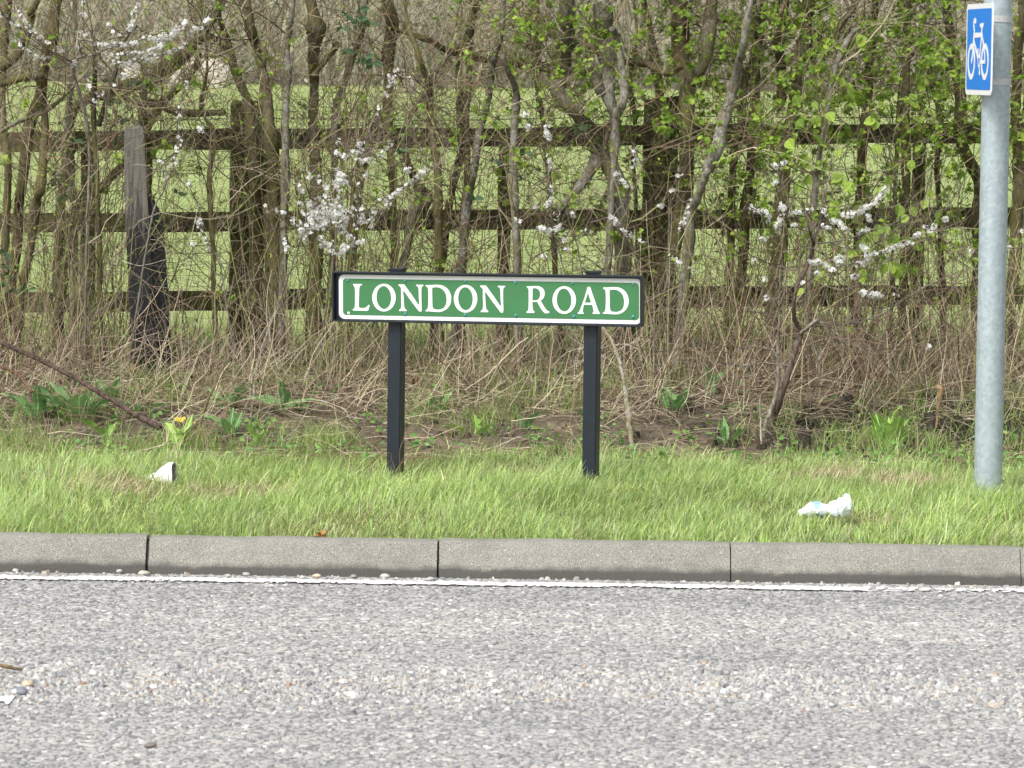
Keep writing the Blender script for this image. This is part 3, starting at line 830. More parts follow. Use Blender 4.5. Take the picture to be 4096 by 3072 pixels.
    # posts, square tube with a flat cap; they stand against the back of the board
    for (xl, xr, xl2, xr2) in ((833, 873, 833, 872), (1257, 1297, 1255, 1293)):
        top_l, top_r = uv(xl * k * 4, 705 * k * 4)[0], uv(xr * k * 4, 705 * k * 4)[0]
        w_ = .052
        uc = (top_l + top_r) / 2 - .004
        pl = at((xl2 + xr2) / 2 * k, 1000 * k, (W(uc, 0, -.04)).y)
        zc = float(gz(W(uc, 0, 0).x, W(uc, 0, 0).y))
        lean = -.010
        def pb(u0, u1, w0, w1, z0, z1, nm, l0, l1, bev):
            V = []
            for z, l in ((z0, l0), (z1, l1)):
                for u_, ww in ((u0, w0), (u1, w0), (u1, w1), (u0, w1)):
                    p = pc + Vector((math.cos(TH), -math.sin(TH), 0)) * (u_ + l) + n * ww; V.append(Vector((p.x, p.y, z)) - base)
            me = bpy.data.meshes.new(nm); me.from_pydata(V, [], [(3, 2, 1, 0), (4, 5, 6, 7), (0, 1, 5, 4), (1, 2, 6, 5), (2, 3, 7, 6), (3, 0, 4, 7)])
            import bmesh
            bm = bmesh.new(); bm.from_mesh(me); bmesh.ops.recalc_face_normals(bm, faces=bm.faces)
            bmesh.ops.bevel(bm, geom=bm.edges[:], offset=bev, segments=2, affect='EDGES'); bm.to_mesh(me); bm.free()
            return link(nm, me, root, M_BLK)
        ztop = W(uc, vt, 0).z + .0045
        pb(uc - w_ / 2, uc + w_ / 2, -.0125 - w_, -.0125, zc - .25, ztop, "post", .001, 0.0, .004)
        pb(uc - w_ / 2 - .003, uc + w_ / 2 + .003, -.0095 - w_ - .006, -.0095, ztop + .0005, ztop + .0085, "post_cap", 0.0, 0.0, .0035)
nameplate()

# ------------------------------------------------------------------ steel post with the cycle sign
def cycle_sign():
    YP = 1.52
    pb_, pt_ = at(2133.5 * k, 1070 * k, YP), at(2155.5 * k, 0, YP)
    zg = float(gz(pb_.x, YP))
    ax = (pt_ - pb_).normalized()
    foot = pb_ + ax * ((zg - pb_.z) / ax.z)
    root = empty("cycle_route_sign", foot, "blue and white cycle route sign on a round galvanised steel post", "traffic sign")
    R = .0495
    m, nt, bs, out = new_mat("galvanised_steel")
    n1 = noise(nt, 28, 4, .6, stretch=(1, 1, .35)); tc = node(nt, "ShaderNodeTexCoord"); vo = node(nt, "ShaderNodeTexVoronoi"); vo.inputs["Scale"].default_value = 75
    nt.links.new(tc.outputs["Object"], vo.inputs["Vector"])
    c = ramp(nt, n1.outputs["Fac"], [(.25, (.34, .405, .43)), (.75, (.385, .45, .475))]).outputs[0]
    c2 = ramp(nt, vo.outputs["Color"], [(.2, (.90, .91, .92)), (.8, (1.12, 1.12, 1.12))]).outputs[0]
    n3 = noise(nt, 26, 5, .75, stretch=(1, 1, .12)); st = ramp(nt, n3.outputs["Fac"], [(.60, (0, 0, 0)), (.74, (.40, .40, .40))]).outputs[0]
    c = mix(nt, st, mix(nt, 1.0, c, c2, 'MULTIPLY'), (.58, .63, .65))
    nt.links.new(c, bs.inputs["Base Color"]); bs.inputs["Metallic"].default_value = .25; bs.inputs["Roughness"].default_value = .55
    bump(nt, bs, n1.outputs["Fac"], .06, .004)
    def cyl(name, r0, z0, z1, S=40, rows=12, r1=None, mat=m, capped=True):
        V = []
        for j in range(rows + 1):
            z = z0 + (z1 - z0) * j / rows; c = ax * z
            rr = r0 + ((r1 or r0) - r0) * j / rows
            V += [(c.x + rr * math.cos(2 * math.pi * i / S), c.y + rr * math.sin(2 * math.pi * i / S), c.z) for i in range(S)]
        i = np.arange((rows + 1) * S).reshape(rows + 1, S)
        q = np.stack([i[:-1], np.roll(i[:-1], -1, 1), np.roll(i[1:], -1, 1), i[1:]], -1).reshape(-1, 4)
        me = np_mesh(name, V, [q] + ([i[:1, ::-1], i[-1:, :]] if capped else []), None, True)
        for p in me.polygons:
            if len(p.vertices) > 4: p.use_smooth = False
        return link(name, me, root, mat)
    cyl("post", R, -.3, 2.62)
    cyl("post_cap", R + .002, 2.622, 2.645, rows=2)
    # the plate is seen nearly edge-on
    TH = math.radians(85.0)
    t = Vector((math.cos(TH), -math.sin(TH), 0)); n = Vector((-math.sin(TH), -math.cos(TH), 0)); up = ax
    def cr(x, y): return (3800 + x / 3.949) / 4, (y / 3.949) / 4
    zmid = at(*cr(450, 780), YP).z
    axis_pt = foot + ax * ((zmid - foot.z) / ax.z)
    n_off = n * (R + .024)
    pc = axis_pt + n_off
    # slide the plate along its own face so that it shows where the photograph has it
    goal = ray(*cr(450, 780)); 
    cur = pc - EYE; 
    px_goal = EYE.x + goal.x / goal.y * (pc.y - EYE.y)
    pc = pc + t * ((px_goal - pc.x) / (t.x + 1e-9)) * .5
    H, Wd = .319, .440
    def W(u, v, w): return pc + t * u + up * v + n * w
    def st(x, y):
        xl = 252 + (226 - 252) * (y - 62) / 1430; xr = 677 + (640 - 677) * (y - 66) / 1446
        s = (x - xl) / (xr - xl)
        yt = 62 + 5 * s; yb = 1492 + 20 * s
        return ((s - .5) * Wd, (.5 - (y - yt) / (yb - yt)) * H)
    M_W = flat_mat("sign_white", (.80, .81, .82), .35, .5); M_B = flat_mat("sign_blue", (.012, .21, .72), .35, .5)
    M_AL = flat_mat("sign_back", (.50, .51, .51), .5, .4, .1, 60, .2)
    plate = link("sign_plate", shape_mesh("sign_plate", [round_rect(-Wd / 2, -H / 2, Wd / 2, H / 2, .022)], .003, lambda u, v, w: W(u, v, w - .003), foot, M_W), root)
    u0, v1 = st(262, 145); u1, v0 = st(632, 1432)
    bw = .018
    link("blue_panel", shape_mesh("blue_panel", [round_rect(-Wd / 2 + bw, -H / 2 + bw, Wd / 2 - bw * .9, H / 2 - bw, .012)], .0006, lambda u, v, w: W(u, v, w + .0002), foot, M_B), plate)
    elems = []
    sc_ = Wd / 418
    def disk(x, y, ru, rv, n_=24): u, v = st(x, y); return ellipse(u, v, ru, rv, n_)
    def stroke(pts, w0, w1=None):
        q = np.array([st(*p) for p in pts]); 
        if len(q) > 2: q = resample(q, 14)
        d = np.gradient(q, axis=0); d /= np.linalg.norm(d, axis=1, keepdims=True); nn = np.stack([-d[:, 1], d[:, 0]], 1)
        ww = np.linspace(w0, w1 or w0, len(q))[:, None] / 2
        return [tuple(x) for x in np.vstack([q + nn * ww, (q - nn * ww)[::-1]])]
    RO, RI = .0640, .0445
    for (x, y) in ((329, 973), (546, 982)):
        u, v = st(x, y); elems.append([ellipse(u, v, RO, RO, 48), ellipse(u, v, RI, RI, 40)])
    elems.append([stroke([(383, 505), (371, 600), (362, 720), (352, 860), (330, 990)], .019)])
    elems.append([stroke([(383, 510), (375, 440), (370, 390), (377, 335), (398, 312)], .015)])
    elems.append([[st(386, 306), st(413, 306), st(410, 372), st(390, 380)]])
    elems.append([[st(378, 520), st(508, 520), st(514, 592), st(374, 600)]])
    elems.append([stroke([(368, 640), (444, 930)], .016)])
    elems.append([stroke([(500, 560), (468, 900)], .016)])
    elems.append([stroke([(497, 540), (507, 450)], .018)])
    elems.append([smooth_closed([st(480, 380), st(536, 378), st(531, 420), st(515, 455), st(494, 452), st(471, 415)])])
    elems.append([stroke([(508, 590), (530, 720), (546, 860), (549, 1000)], .014)])
    elems.append([stroke([(478, 985), (552, 985)], .013)])
    u, v = st(458, 972); elems.append([ellipse(u, v, .0225, .0225, 28), ellipse(u, v, .0125, .0145, 22)])
    elems.append([stroke([(443, 830), (452, 900)], .010)]); elems.append([disk(442, 800, .011, .007)])
    elems.append([stroke([(458, 1050), (465, 1140)], .010)]); elems.append([disk(467, 1160, .012, .007)])
    acc_v, acc_f = [], []
    for i, e in enumerate(elems):
        me = shape_mesh("bicycle_symbol", e, .0005, lambda u, v, w, i=i: W(u, v, w + .0009 + i * .00006), foot, M_W)
        o_ = len(acc_v); acc_v += [tuple(v_.co) for v_ in me.vertices]; acc_f += [tuple(o_ + j for j in p.vertices) for p in me.polygons]
        bpy.data.meshes.remove(me)
    me = bpy.data.meshes.new("bicycle_symbol"); me.from_pydata(acc_v, [], acc_f)
    link("bicycle_symbol", me, plate, M_W)
    # two clamps: band round the post, lug to the back of the plate
    for y in (300, 1293):
        zc = at(*cr(800, y), YP).z; h = .0235
        j0 = (zc - foot.z) / ax.z
        band = cyl("clamp_band", R + .0022, j0 - h / 2, j0 + h / 2, rows=2, mat=M_AL, capped=False)
        def bx(name, u0, u1, w0, w1, v0, v1, mat):
            c0_ = foot + ax * j0; c0_ = Vector((c0_.x, c0_.y, c0_.z))
            V = [c0_ + t * u + up * v + n * w - foot for w in (w0, w1) for u in (u0, u1) for v in (v0, v1)]
            me = bpy.data.meshes.new(name); me.from_pydata(V, [], [(0, 1, 3, 2), (4, 6, 7, 5), (0, 4, 5, 1), (2, 3, 7, 6), (0, 2, 6, 4), (1, 5, 7, 3)])
            return link(name, me, band, mat)
        bx("lug", -.022, .022, R - .004, R + .0205, -h / 2, h / 2, M_AL)
        bx("bolt_head", .022, .030, R + .004, R + .014, -.005, .005, flat_mat("steel_bolt", (.12, .12, .12), .4, .5, .8) if y == 300 else bpy.data.materials["steel_bolt"])
        bx("channel_lip", .0225, .026, R + .0145, R + .0205, -h / 2 + .001, h / 2 - .001, bpy.data.materials["steel_bolt"])
cycle_sign()
# ------------------------------------------------------------------ hedge: each shrub is a thing with stems, twigs and leaves
SCL = 1718.0                                   # zoomed pixels per metre at the depth of the hedge
def green_field(px, py):
    """how leafy the hedge is at a place of the photograph"""
    g = .10 + .95 * float(smooth(430, 640, px)) * float(smooth(330, 40, py)) 
    g += .75 * float(smooth(690, 800, px)) * float(smooth(360, 200, py)) 
    return g
BARK = {'brown': (.145, .118, .080), 'olive': (.145, .128, .075), 'pale': (.27, .245, .20), 'grey': (.21, .19, .16), 'dark': (.07, .06, .048), 'red': (.135, .10, .085)}
def pix(p):
    v = RC.transposed() @ (Vector(p) - EYE)
    return 512 + FPX * v.x / -v.z, 384 - FPX * v.y / -v.z
def stem_path(zone, pts, Y, to_ground=True, above=True, dy=.12, seed=0):
    """traced points (x, y, width) -> world path with radii"""
    out = []
    for i, p in enumerate(pts):
        px, py = Z(zone, p[0], p[1])
        yy = Y + dy * math.sin(i * 1.3 + seed)
        w = at(px, py, yy)
        out.append((w.x, w.y, w.z, p[2] / SCL / 2 * (1.22 if p[2] > 20 else 1.0)))
    out.sort(key=lambda q: 0)
    if to_ground:
        lo = 0 if out[0][2] < out[-1][2] else -1
        q = out[lo]; nxt = out[1] if lo == 0 else out[-2]
        zg = float(gz(q[0], q[1])) - .04
        if q[2] > zg + .03:
            dx = (q[0] - nxt[0]) / max(.05, abs(nxt[2] - q[2]))
            h = q[2] - zg
            foot = (q[0] + max(-.3, min(.3, dx)) * h * .5, q[1], zg, q[3] * 1.15)
            if lo == 0: out.insert(0, foot)
            else: out.append(foot)
    if above:
        hi = -1 if out[-1][2] > out[0][2] else 0
        q = out[hi]; nxt = out[-2] if hi == -1 else out[1]
        pxy = pix(q[:3])
        if pxy[1] < 30:
            dx = (q[0] - nxt[0]) / max(.05, abs(q[2] - nxt[2]))
            tip = (q[0] + max(-.6, min(.6, dx)) * .7, q[1], q[2] + .75, q[3] * .55)
            if hi == -1: out.append(tip)
            else: out.insert(0, tip)
    return np.array(out)
TW_COL = np.array([(.22, .17, .11), (.19, .165, .09), (.28, .235, .165), (.13, .10, .07), (.22, .215, .10), (.33, .285, .21), (.17, .10, .07), (.25, .21, .13)])
def grow_twigs(starts, tans, n_l1, l1=(.3, .9), r1=(.0014, .0040), n_l2=5, up=.05, wig=.26):
    """random branches and their side twigs from points on a stem; returns tube data and twig tips"""
    out = []
    i = rng.integers(0, len(starts), n_l1)
    d = side_dirs(tans[i], (.35, 1.35)) + np.array([0, 0, .25])
    P1 = walk(starts[i], d, rng.uniform(*l1, n_l1), 9, wig, up)
    R1 = rng.uniform(*r1, (n_l1, 1)) * np.linspace(1, .32, 9)[None]
    out.append((P1, R1))
    m = n_l1 * n_l2
    j = rng.integers(0, n_l1, m); kx_ = rng.integers(2, 9, m)
    T = unit(P1[j, kx_] - P1[j, kx_ - 1])
    P2 = walk(P1[j, kx_], side_dirs(T, (.4, 1.2)), rng.uniform(.08, .42, m), 6, .3, .05)
    R2 = rng.uniform(.0010, .0019, (m, 1)) * np.linspace(1, .4, 6)[None]
    out.append((P2, R2))
    m3 = m
    j = rng.integers(0, m, m3); k3 = rng.integers(1, 6, m3)
    T3 = unit(P2[j, k3] - P2[j, k3 - 1])
    P3 = walk(P2[j, k3], side_dirs(T3, (.5, 1.3)), rng.uniform(.03, .16, m3), 4, .3, .03)
    R3 = rng.uniform(.0007, .0012, (m3, 1)) * np.linspace(1, .5, 4)[None]
    out.append((P3, R3))
    pts = np.concatenate([P2[:, 2:].reshape(-1, 3), P3[:, 1:].reshape(-1, 3), P1[:, 4:].reshape(-1, 3)])
    tan = np.concatenate([np.repeat(unit(P2[:, -1] - P2[:, 0]), 4, 0), np.repeat(unit(P3[:, -1] - P3[:, 0]), 3, 0), np.repeat(unit(P1[:, -1] - P1[:, 0]), 5, 0)])
    return out, pts, tan
G_FRESH = np.array([(.26, .41, .045), (.33, .47, .06), (.22, .36, .04), (.37, .48, .085), (.17, .30, .035)])
def add_leaves(parent, origin, pts, tan, budget, name="leaves"):
    """leaf rosettes and buds where the photograph is green"""
    acc = Acc(); n = len(pts)
    sel = rng.permutation(n)[:budget]
    P, T = pts[sel], tan[sel]
    w = np.array([pix(p) for p in P])
    pos, d, sz, col = [], [], [], []
    patch = wav(w[:, 0], w[:, 1], .035, 81) + .6 * wav(w[:, 0], w[:, 1], .11, 82)
    for i in range(len(P)):
        g = green_field(w[i, 0], w[i, 1]) * (1 + .75 * patch[i])
        r_ = rng.random()
        if r_ < g * .60:
            m_ = rng.integers(3, 9)
            dd = unit(T[i] * .4 + rng.normal(0, .75, (m_, 3)))
            s = rng.uniform(.014, .032) 
            pos.append(P[i] + rng.normal(0, .004, (m_, 3))); d.append(dd); sz.append(s * rng.uniform(.6, 1.2, m_))
            col.append(G_FRESH[rng.integers(0, 5, m_)] * rng.uniform(.8, 1.15, (m_, 1)))
        elif r_ < .42 + g:
            m_ = 2
            dd = unit(T[i] * .9 + rng.normal(0, .5, (m_, 3)) + np.array([0, 0, .3]))
            pos.append(np.repeat(P[i][None], m_, 0)); d.append(dd); sz.append(rng.uniform(.008, .016, m_))
            col.append(G_FRESH[rng.integers(0, 5, m_)] * .95)
    if not pos: return
    pos, d, sz, col = map(np.concatenate, (pos, d, sz, col))
    big = sz > .0125
    if big.any(): acc.add(*leaves(pos[big], d[big], sz[big], LEAF_HAW, col[big]))
    if (~big).any(): acc.add(*leaves(pos[~big], d[~big], sz[~big], LEAF_BUD, col[~big], .1))
    tag(link(name, acc.mesh(name, origin), parent, M_LEAF), kind='stuff')
def shrub(label, stems, Y, bark='brown', pale=False, n_tw=12, budget=260, group="hedgerow shrubs", l1=(.3, .9)):
    """stems: list of (zone, points[, bark])"""
    paths = []
    for si, s in enumerate(stems):
        opt = s[2] if len(s) > 2 else {}
        Pw = stem_path(s[0], s[1], Y + opt.get('dy', 0), opt.get('ground', True), opt.get('above', True), opt.get('w', .10), len(label) + si)
        paths.append(Pw)
    a = paths[0]; foot = a[0] if a[0][2] < a[-1][2] else a[-1]
    org = np.array([foot[0], foot[1], float(gz(foot[0], foot[1]))])
    root = empty("hawthorn_shrub", org, label, "shrub", group)
    st, tn = [], []
    for si, Pw in enumerate(paths):
        L = np.linalg.norm(np.diff(Pw[:, :3], axis=0), axis=1).sum()
        K = max(8, int(L / .022))
        R = resample(Pw, K)
        P, r = R[:, :3].copy(), np.maximum(R[:, 3], .0015)
        P += np.stack([.5 * wav(np.arange(K) * .3, si, 1.2, 91 + si % 5), wav(np.arange(K) * .3, si + 5, 1, 92), 0 * r], 1) * (r * .55)[:, None]
        for _ in range(int(K / 22)):                      # knots and old pruning scars
            k0 = rng.integers(0, K); r = r * (1 + rng.uniform(.12, .42) * np.exp(-((np.arange(K) - k0) / rng.uniform(1.2, 3.5)) ** 2))
        acc = Acc()
        bc = np.array(BARK[stems[si][2].get('bark', bark) if len(stems[si]) > 2 else bark]) * random.uniform(.62, 1.2)
        acc.add(*tubes(P[None], r[None], 12 if r.max() > .01 else 6, bc, .11, True))
        pl = pale or (len(stems[si]) > 2 and stems[si][2].get('pale'))
        link("trunk" if si == 0 else "limb", acc.mesh("trunk", org, True), root, M_BARK_PALE if pl else M_BARK)
        T = unit(np.gradient(P, axis=0))
        lo = P[:, 2] > .45
        st.append(P[lo]); tn.append(T[lo])
    st, tn = np.concatenate(st), np.concatenate(tn)
    tw, pts, tan = grow_twigs(st, tn, int(n_tw * 2.1), l1)
    acc = Acc()
    for P, R in tw:
        acc.add(*tubes(P, R, 3, TW_COL[rng.integers(0, len(TW_COL), len(P))] * rng.uniform(.4, 1.75, (len(P), 1))))
    tag(link("twigs", acc.mesh("twigs", org), root, M_TWIG), kind='stuff')
    add_leaves(root, org, pts, tan, int(budget * 1.7))
    return root
g_ = {'ground': False}
ga = {'ground': False, 'above': False}
shrub("thick leaning brown trunk at the left edge of the hedge, forked above the rail", [(A, [(130, 1659, 62), (150, 1400, 62), (190, 1150, 66), (230, 900, 75), (290, 700, 70), (330, 500, 70), (380, 250, 72), (425, 0, 66)]), (A, [(40, 1659, 50), (60, 1200, 45), (20, 800, 40), (30, 400, 50), (60, 0, 70)]), (A, [(0, 520, 50), (100, 430, 55), (200, 250, 50), (240, 60, 40), (280, 0, 36)], g_)], 4.5, n_tw=26)
shrub("crooked brown stem with a long limb bending left, at the left edge", [(A, [(250, 1600, 50), (290, 1400, 50), (320, 1150, 50), (340, 950, 46), (310, 700, 45), (330, 560, 42)]), (A, [(330, 560, 42), (230, 560, 46), (100, 590, 46), (-20, 625, 42)], ga), (A, [(-20, 990, 26), (130, 900, 26), (330, 820, 24), (460, 720, 22), (560, 620, 16), (680, 480, 9)], {'ground': False, 'above': False, 'bark': 'pale'})], 4.35, n_tw=22)
shrub("slender pale grey upright stem left of the old tarred post", [(A, [(545, 1659, 40), (520, 1200, 38), (510, 900, 38), (520, 600, 34), (540, 300, 33), (552, 0, 28)])], 4.7, 'pale', True, n_tw=16)
shrub("mossy Y-shaped trunk rising just behind the old tarred post", [(A, [(1085, 1300, 55), (1075, 950, 70), (1050, 750, 55), (1060, 600, 50), (1072, 430, 44)], {'above': False}), (A, [(1085, 940, 50), (1170, 780, 55), (1270, 680, 50), (1370, 590, 44), (1440, 480, 42), (1462, 400, 38)], ga), (A, [(560, 1540, 50), (720, 1420, 52), (860, 1270, 52), (1000, 1120, 48), (1070, 1000, 44)], {'ground': True, 'above': False})], 4.75, 'olive', n_tw=26)
shrub("thick mossy bough arching across the top left over the sheep", [(A, [(560, 780, 50), (700, 705, 64), (800, 680, 70), (950, 640, 80), (1100, 590, 85), (1230, 500, 84), (1330, 420, 78), (1440, 310, 64), (1560, 150, 54), (1645, 0, 46)], {'ground': False, 'w': .05}), (A, [(1440, 310, 55), (1540, 268, 42), (1620, 320, 28), (1700, 420, 20), (1760, 560, 14)], ga), (A, [(1000, 720, 40), (1180, 780, 55), (1320, 830, 50), (1480, 835, 46), (1650, 828, 30)], ga), (A, [(560, 780, 50), (500, 1000, 52), (470, 1300, 56), (440, 1659, 60)], {'above': False})], 4.95, 'olive', n_tw=30)
shrub("broad dark double trunk growing against the left fence post", [(A, [(1890, 1659, 92), (1885, 1300, 86), (1835, 800, 60), (1760, 600, 50), (1720, 450, 42), (1660, 250, 34), (1600, 0, 28)]), (A, [(1990, 1300, 70), (1985, 1000, 60), (1960, 700, 58), (1930, 500, 58), (1900, 350, 60), (1850, 200, 68), (1830, 100, 52), (1775, 0, 45)])], 4.8, 'brown', n_tw=32)
shrub("stout mossy stem right of the left fence post, cut stub at its top", [(B, [(180, 1500, 72), (160, 1000, 70), (120, 700, 60), (90, 500, 56), (40, 300, 42), (0, 100, 38)]), (B, [(90, 500, 40), (110, 380, 36), (60, 330, 30)], ga)], 4.6, 'brown', n_tw=28)
shrub("thin pale straight stem between two dark trunks left of the blossom", [(B, [(250, 1650, 42), (265, 1000, 42), (270, 600, 38), (285, 300, 32), (322, 0, 28)])], 4.5, 'pale', True, n_tw=14)
shrub("straight brown trunk behind the densest blossom cluster", [(B, [(480, 1650, 84), (480, 1200, 72), (470, 800, 60), (470, 550, 62), (480, 250, 70), (460, 0, 60)]), (B, [(470, 560, 36), (540, 460, 36), (610, 370, 40), (640, 330, 44)], ga), (B, [(500, 1010, 20), (620, 960, 24), (760, 800, 18), (880, 560, 12)], ga)], 4.65, n_tw=32)
shrub("grey brown stem leaning right above the blossom cluster", [(B, [(620, 1300, 45), (640, 800, 45), (700, 600, 40), (770, 400, 40), (830, 200, 34), (860, 0, 28)])], 4.8, 'grey', n_tw=20)
shrub("tall mossy upright trunk just left of the white end-on sheep", [(B, [(1060, 1659, 48), (1040, 1200, 52), (1020, 900, 56), (1020, 500, 64), (1050, 200, 74), (1020, 0, 60)]), (B, [(780, 1500, 60), (830, 1200, 70), (900, 1000, 66), (955, 820, 50)], {'above': False})], 4.75, 'olive', n_tw=32)
shrub("short stubby trunk with diagonal limbs above the left half of the nameplate", [(B, [(1180, 1659, 55), (1280, 1480, 72), (1235, 1380, 54), (1150, 1150, 38), (1140, 1000, 26)], {'above': False}), (B, [(1110, 1000, 28), (1200, 820, 36), (1290, 690, 34), (1390, 500, 24), (1540, 330, 16)], ga)], 4.7, 'grey', n_tw=22)
shrub("slim brown stem curving left towards its top, above the word LONDON", [(B, [(1390, 1659, 46), (1380, 1300, 50), (1360, 1050, 50), (1330, 800, 44), (1310, 600, 40), (1260, 450, 34), (1170, 200, 24), (1140, 0, 18)])], 4.55, n_tw=24)
shrub("slim olive stem standing quite straight above the middle of the nameplate", [(B, [(1580, 1659, 46), (1600, 1200, 42), (1600, 800, 40), (1620, 400, 40), (1642, 0, 38)])], 4.8, 'olive', n_tw=22)
shrub("smooth grey stem leaning right beside the straight olive one", [(B, [(1590, 1600, 44), (1650, 1250, 46), (1690, 1000, 46), (1740, 800, 42), (1790, 500, 38), (1850, 250, 30), (1880, 0, 24)])], 4.5, 'grey', True, n_tw=22)
shrub("dark mossy stem behind the straight olive one, bowed to the left", [(B, [(1470, 1500, 45), (1540, 1200, 50), (1560, 900, 56), (1540, 600, 48), (1560, 350, 40), (1650, 120, 36), (1700, 0, 30)])], 4.95, 'olive', n_tw=22)
shrub("long mossy limb slanting across the middle of the hedge top", [(C_, [(330, 1000, 34), (290, 760, 36), (270, 500, 50), (262, 250, 70), (258, 0, 70)]), (B, [(1100, 230, 22), (1300, 290, 32), (1450, 370, 42), (1650, 420, 54), (1850, 450, 60), (2028, 470, 66), (2240, 510, 60)], {'ground': False, 'above': False, 'bark': 'olive'})], 4.85, 'olive', n_tw=36)
shrub("pale lichen-covered stem just left of the biggest trunk", [(C_, [(115, 1659, 46), (90, 1300, 46), (110, 950, 46), (120, 700, 42), (60, 520, 34), (20, 400, 26)], {'above': False})], 4.35, 'pale', True, n_tw=16)
shrub("biggest rough trunk of the hedge, bent like an elbow above the word ROAD", [(C_, [(910, 2400, 110), (895, 1659, 112), (870, 1450, 118), (820, 1250, 104), (730, 1080, 102), (660, 980, 106), (560, 830, 92), (440, 680, 90), (430, 560, 116), (480, 400, 100), (490, 200, 88), (500, 0, 90)]), (C_, [(440, 1560, 50), (560, 1400, 60), (700, 1200, 70), (765, 1080, 70), (815, 980, 70), (840, 850, 60), (790, 700, 80), (800, 500, 92), (780, 250, 118), (760, 0, 110)], {'pale': True, 'ground': False}), (C_, [(760, 690, 60), (690, 570, 66), (610, 520, 56), (480, 530, 50), (380, 510, 40)], ga)], 4.45, 'grey', n_tw=46, budget=420)
shrub("broken bare grey snag with a splintered top near the hedge middle", [(C_, [(850, 1000, 40), (870, 850, 46), (905, 740, 52), (912, 600, 50), (885, 420, 44), (845, 240, 40), (825, 215, 30)], {'ground': True, 'above': False})], 4.2, 'pale', True, n_tw=8, budget=60)
shrub("massive mossy trunk beside the fence post right of the nameplate", [(G_, [(1165, 1200, 110), (1180, 900, 100), (1210, 600, 96), (1290, 300, 92), (1340, 60, 96)], {'above': False}), (C_, [(1340, 1659, 96), (1370, 1200, 90), (1370, 900, 92), (1380, 650, 100), (1340, 450, 110), (1330, 200, 112), (1330, 0, 100)], g_), (C_, [(1400, 640, 60), (1500, 450, 70), (1540, 200, 76), (1562, 0, 70)], {'ground': False, 'bark': 'grey'}), (C_, [(1340, 480, 50), (1230, 540, 44), (1080, 470, 48), (920, 460, 40)], ga)], 4.6, 'brown', n_tw=46, budget=460)
shrub("smooth pale diagonal pole-like stem sawn off at its foot, right of centre", [(C_, [(1535, 1260, 72), (1600, 1080, 74), (1650, 900, 70), (1720, 700, 64), (1750, 500, 50), (1800, 300, 40), (1842, 0, 38)], g_), (C_, [(1540, 1250, 40), (1440, 1480, 50), (1400, 1659, 60)], {'above': False})], 4.15, 'pale', True, n_tw=20)
shrub("dark mossy stem directly behind the pale diagonal one", [(C_, [(1700, 1659, 50), (1720, 1150, 48), (1780, 950, 52), (1800, 600, 56), (1880, 450, 60), (1900, 200, 60), (1860, 0, 50)]), (C_, [(1180, 1300, 46), (1180, 700, 56), (1130, 400, 60), (1100, 200, 50), (1060, 0, 40)], {'dy': .3})], 4.8, 'olive', n_tw=36, budget=420)
shrub("twin mossy trunks right of the pale diagonal stem, parting at the top", [(D_, [(230, 1500, 90), (235, 1300, 84), (290, 1000, 72), (330, 700, 72), (350, 500, 76), (400, 250, 62), (450, 0, 70)]), (D_, [(235, 760, 60), (225, 500, 62), (205, 300, 52), (262, 0, 42)], g_), (D_, [(350, 480, 50), (480, 380, 44), (620, 240, 40), (760, 60, 36), (800, 0, 30)], g_)], 4.6, 'olive', n_tw=44, budget=520)
shrub("narrow brown trunk left of the twin mossy ones", [(D_, [(-30, 1500, 60), (10, 1200, 56), (30, 900, 60), (40, 600, 60), (60, 300, 50), (112, 0, 42)])], 4.75, 'brown', n_tw=30, budget=420)
shrub("brown upright trunk among bright leaves, midway to the steel post", [(D_, [(800, 1659, 60), (820, 1200, 60), (860, 800, 56), (880, 500, 52), (905, 200, 48), (930, 0, 40)])], 4.7, 'brown', n_tw=40, budget=560)
shrub("straight olive trunk among bright leaves, nearer to the steel post", [(D_, [(1140, 1659, 56), (1150, 1000, 50), (1150, 500, 46), (1160, 0, 44)]), (D_, [(1060, 1659, 24), (1090, 1000, 28), (1120, 600, 22), (1240, 300, 18), (1330, 0, 14)], {'bark': 'dark'})], 4.65, 'olive', n_tw=42, budget=560)
shrub("dark gnarled stem partly hidden behind the left side of the steel post", [(D_, [(1690, 1659, 80), (1680, 1350, 78), (1620, 1200, 70), (1560, 1000, 66), (1540, 600, 70), (1480, 300, 60), (1450, 0, 50)]), (D_, [(1400, 1659, 34), (1380, 1200, 34), (1410, 900, 30), (1330, 560, 28), (1300, 300, 24)], {'above': False})], 4.75, 'brown', n_tw=40, budget=560)
shrub("brown trunk at the right edge, past the steel post", [(D_, [(1965, 1659, 72), (1980, 1200, 62), (1960, 800, 62), (1985, 300, 52), (2010, 0, 46)]), (D_, [(2080, 1659, 60), (2060, 1000, 56), (2075, 400, 46), (2060, 0, 40)])], 4.6, 'brown', n_tw=36, budget=420)
shrub("thin pale branch rising rightwards through the lime leaves", [(D_, [(470, 1500, 34), (500, 1200, 30), (560, 900, 26), (600, 600, 30), (650, 450, 34), (740, 260, 34), (860, 180, 24)], {'above': False})], 4.2, 'pale', True, n_tw=22, budget=300)
shrub("thin straggling stem between the snag and the mossy trunk", [(C_, [(1010, 1659, 26), (980, 1200, 24), (1000, 900, 26), (960, 600, 24), (1010, 300, 22), (990, 0, 20)])], 5.0, 'olive', n_tw=26, budget=380)
shrub("straggling olive stem high between the left fence post and the first sheep", [(A, [(1560, 1659, 30), (1540, 1300, 30), (1590, 1000, 26), (1480, 800, 22), (1530, 500, 20), (1500, 200, 16), (1480, 0, 14)])], 4.6, 'olive', n_tw=26)
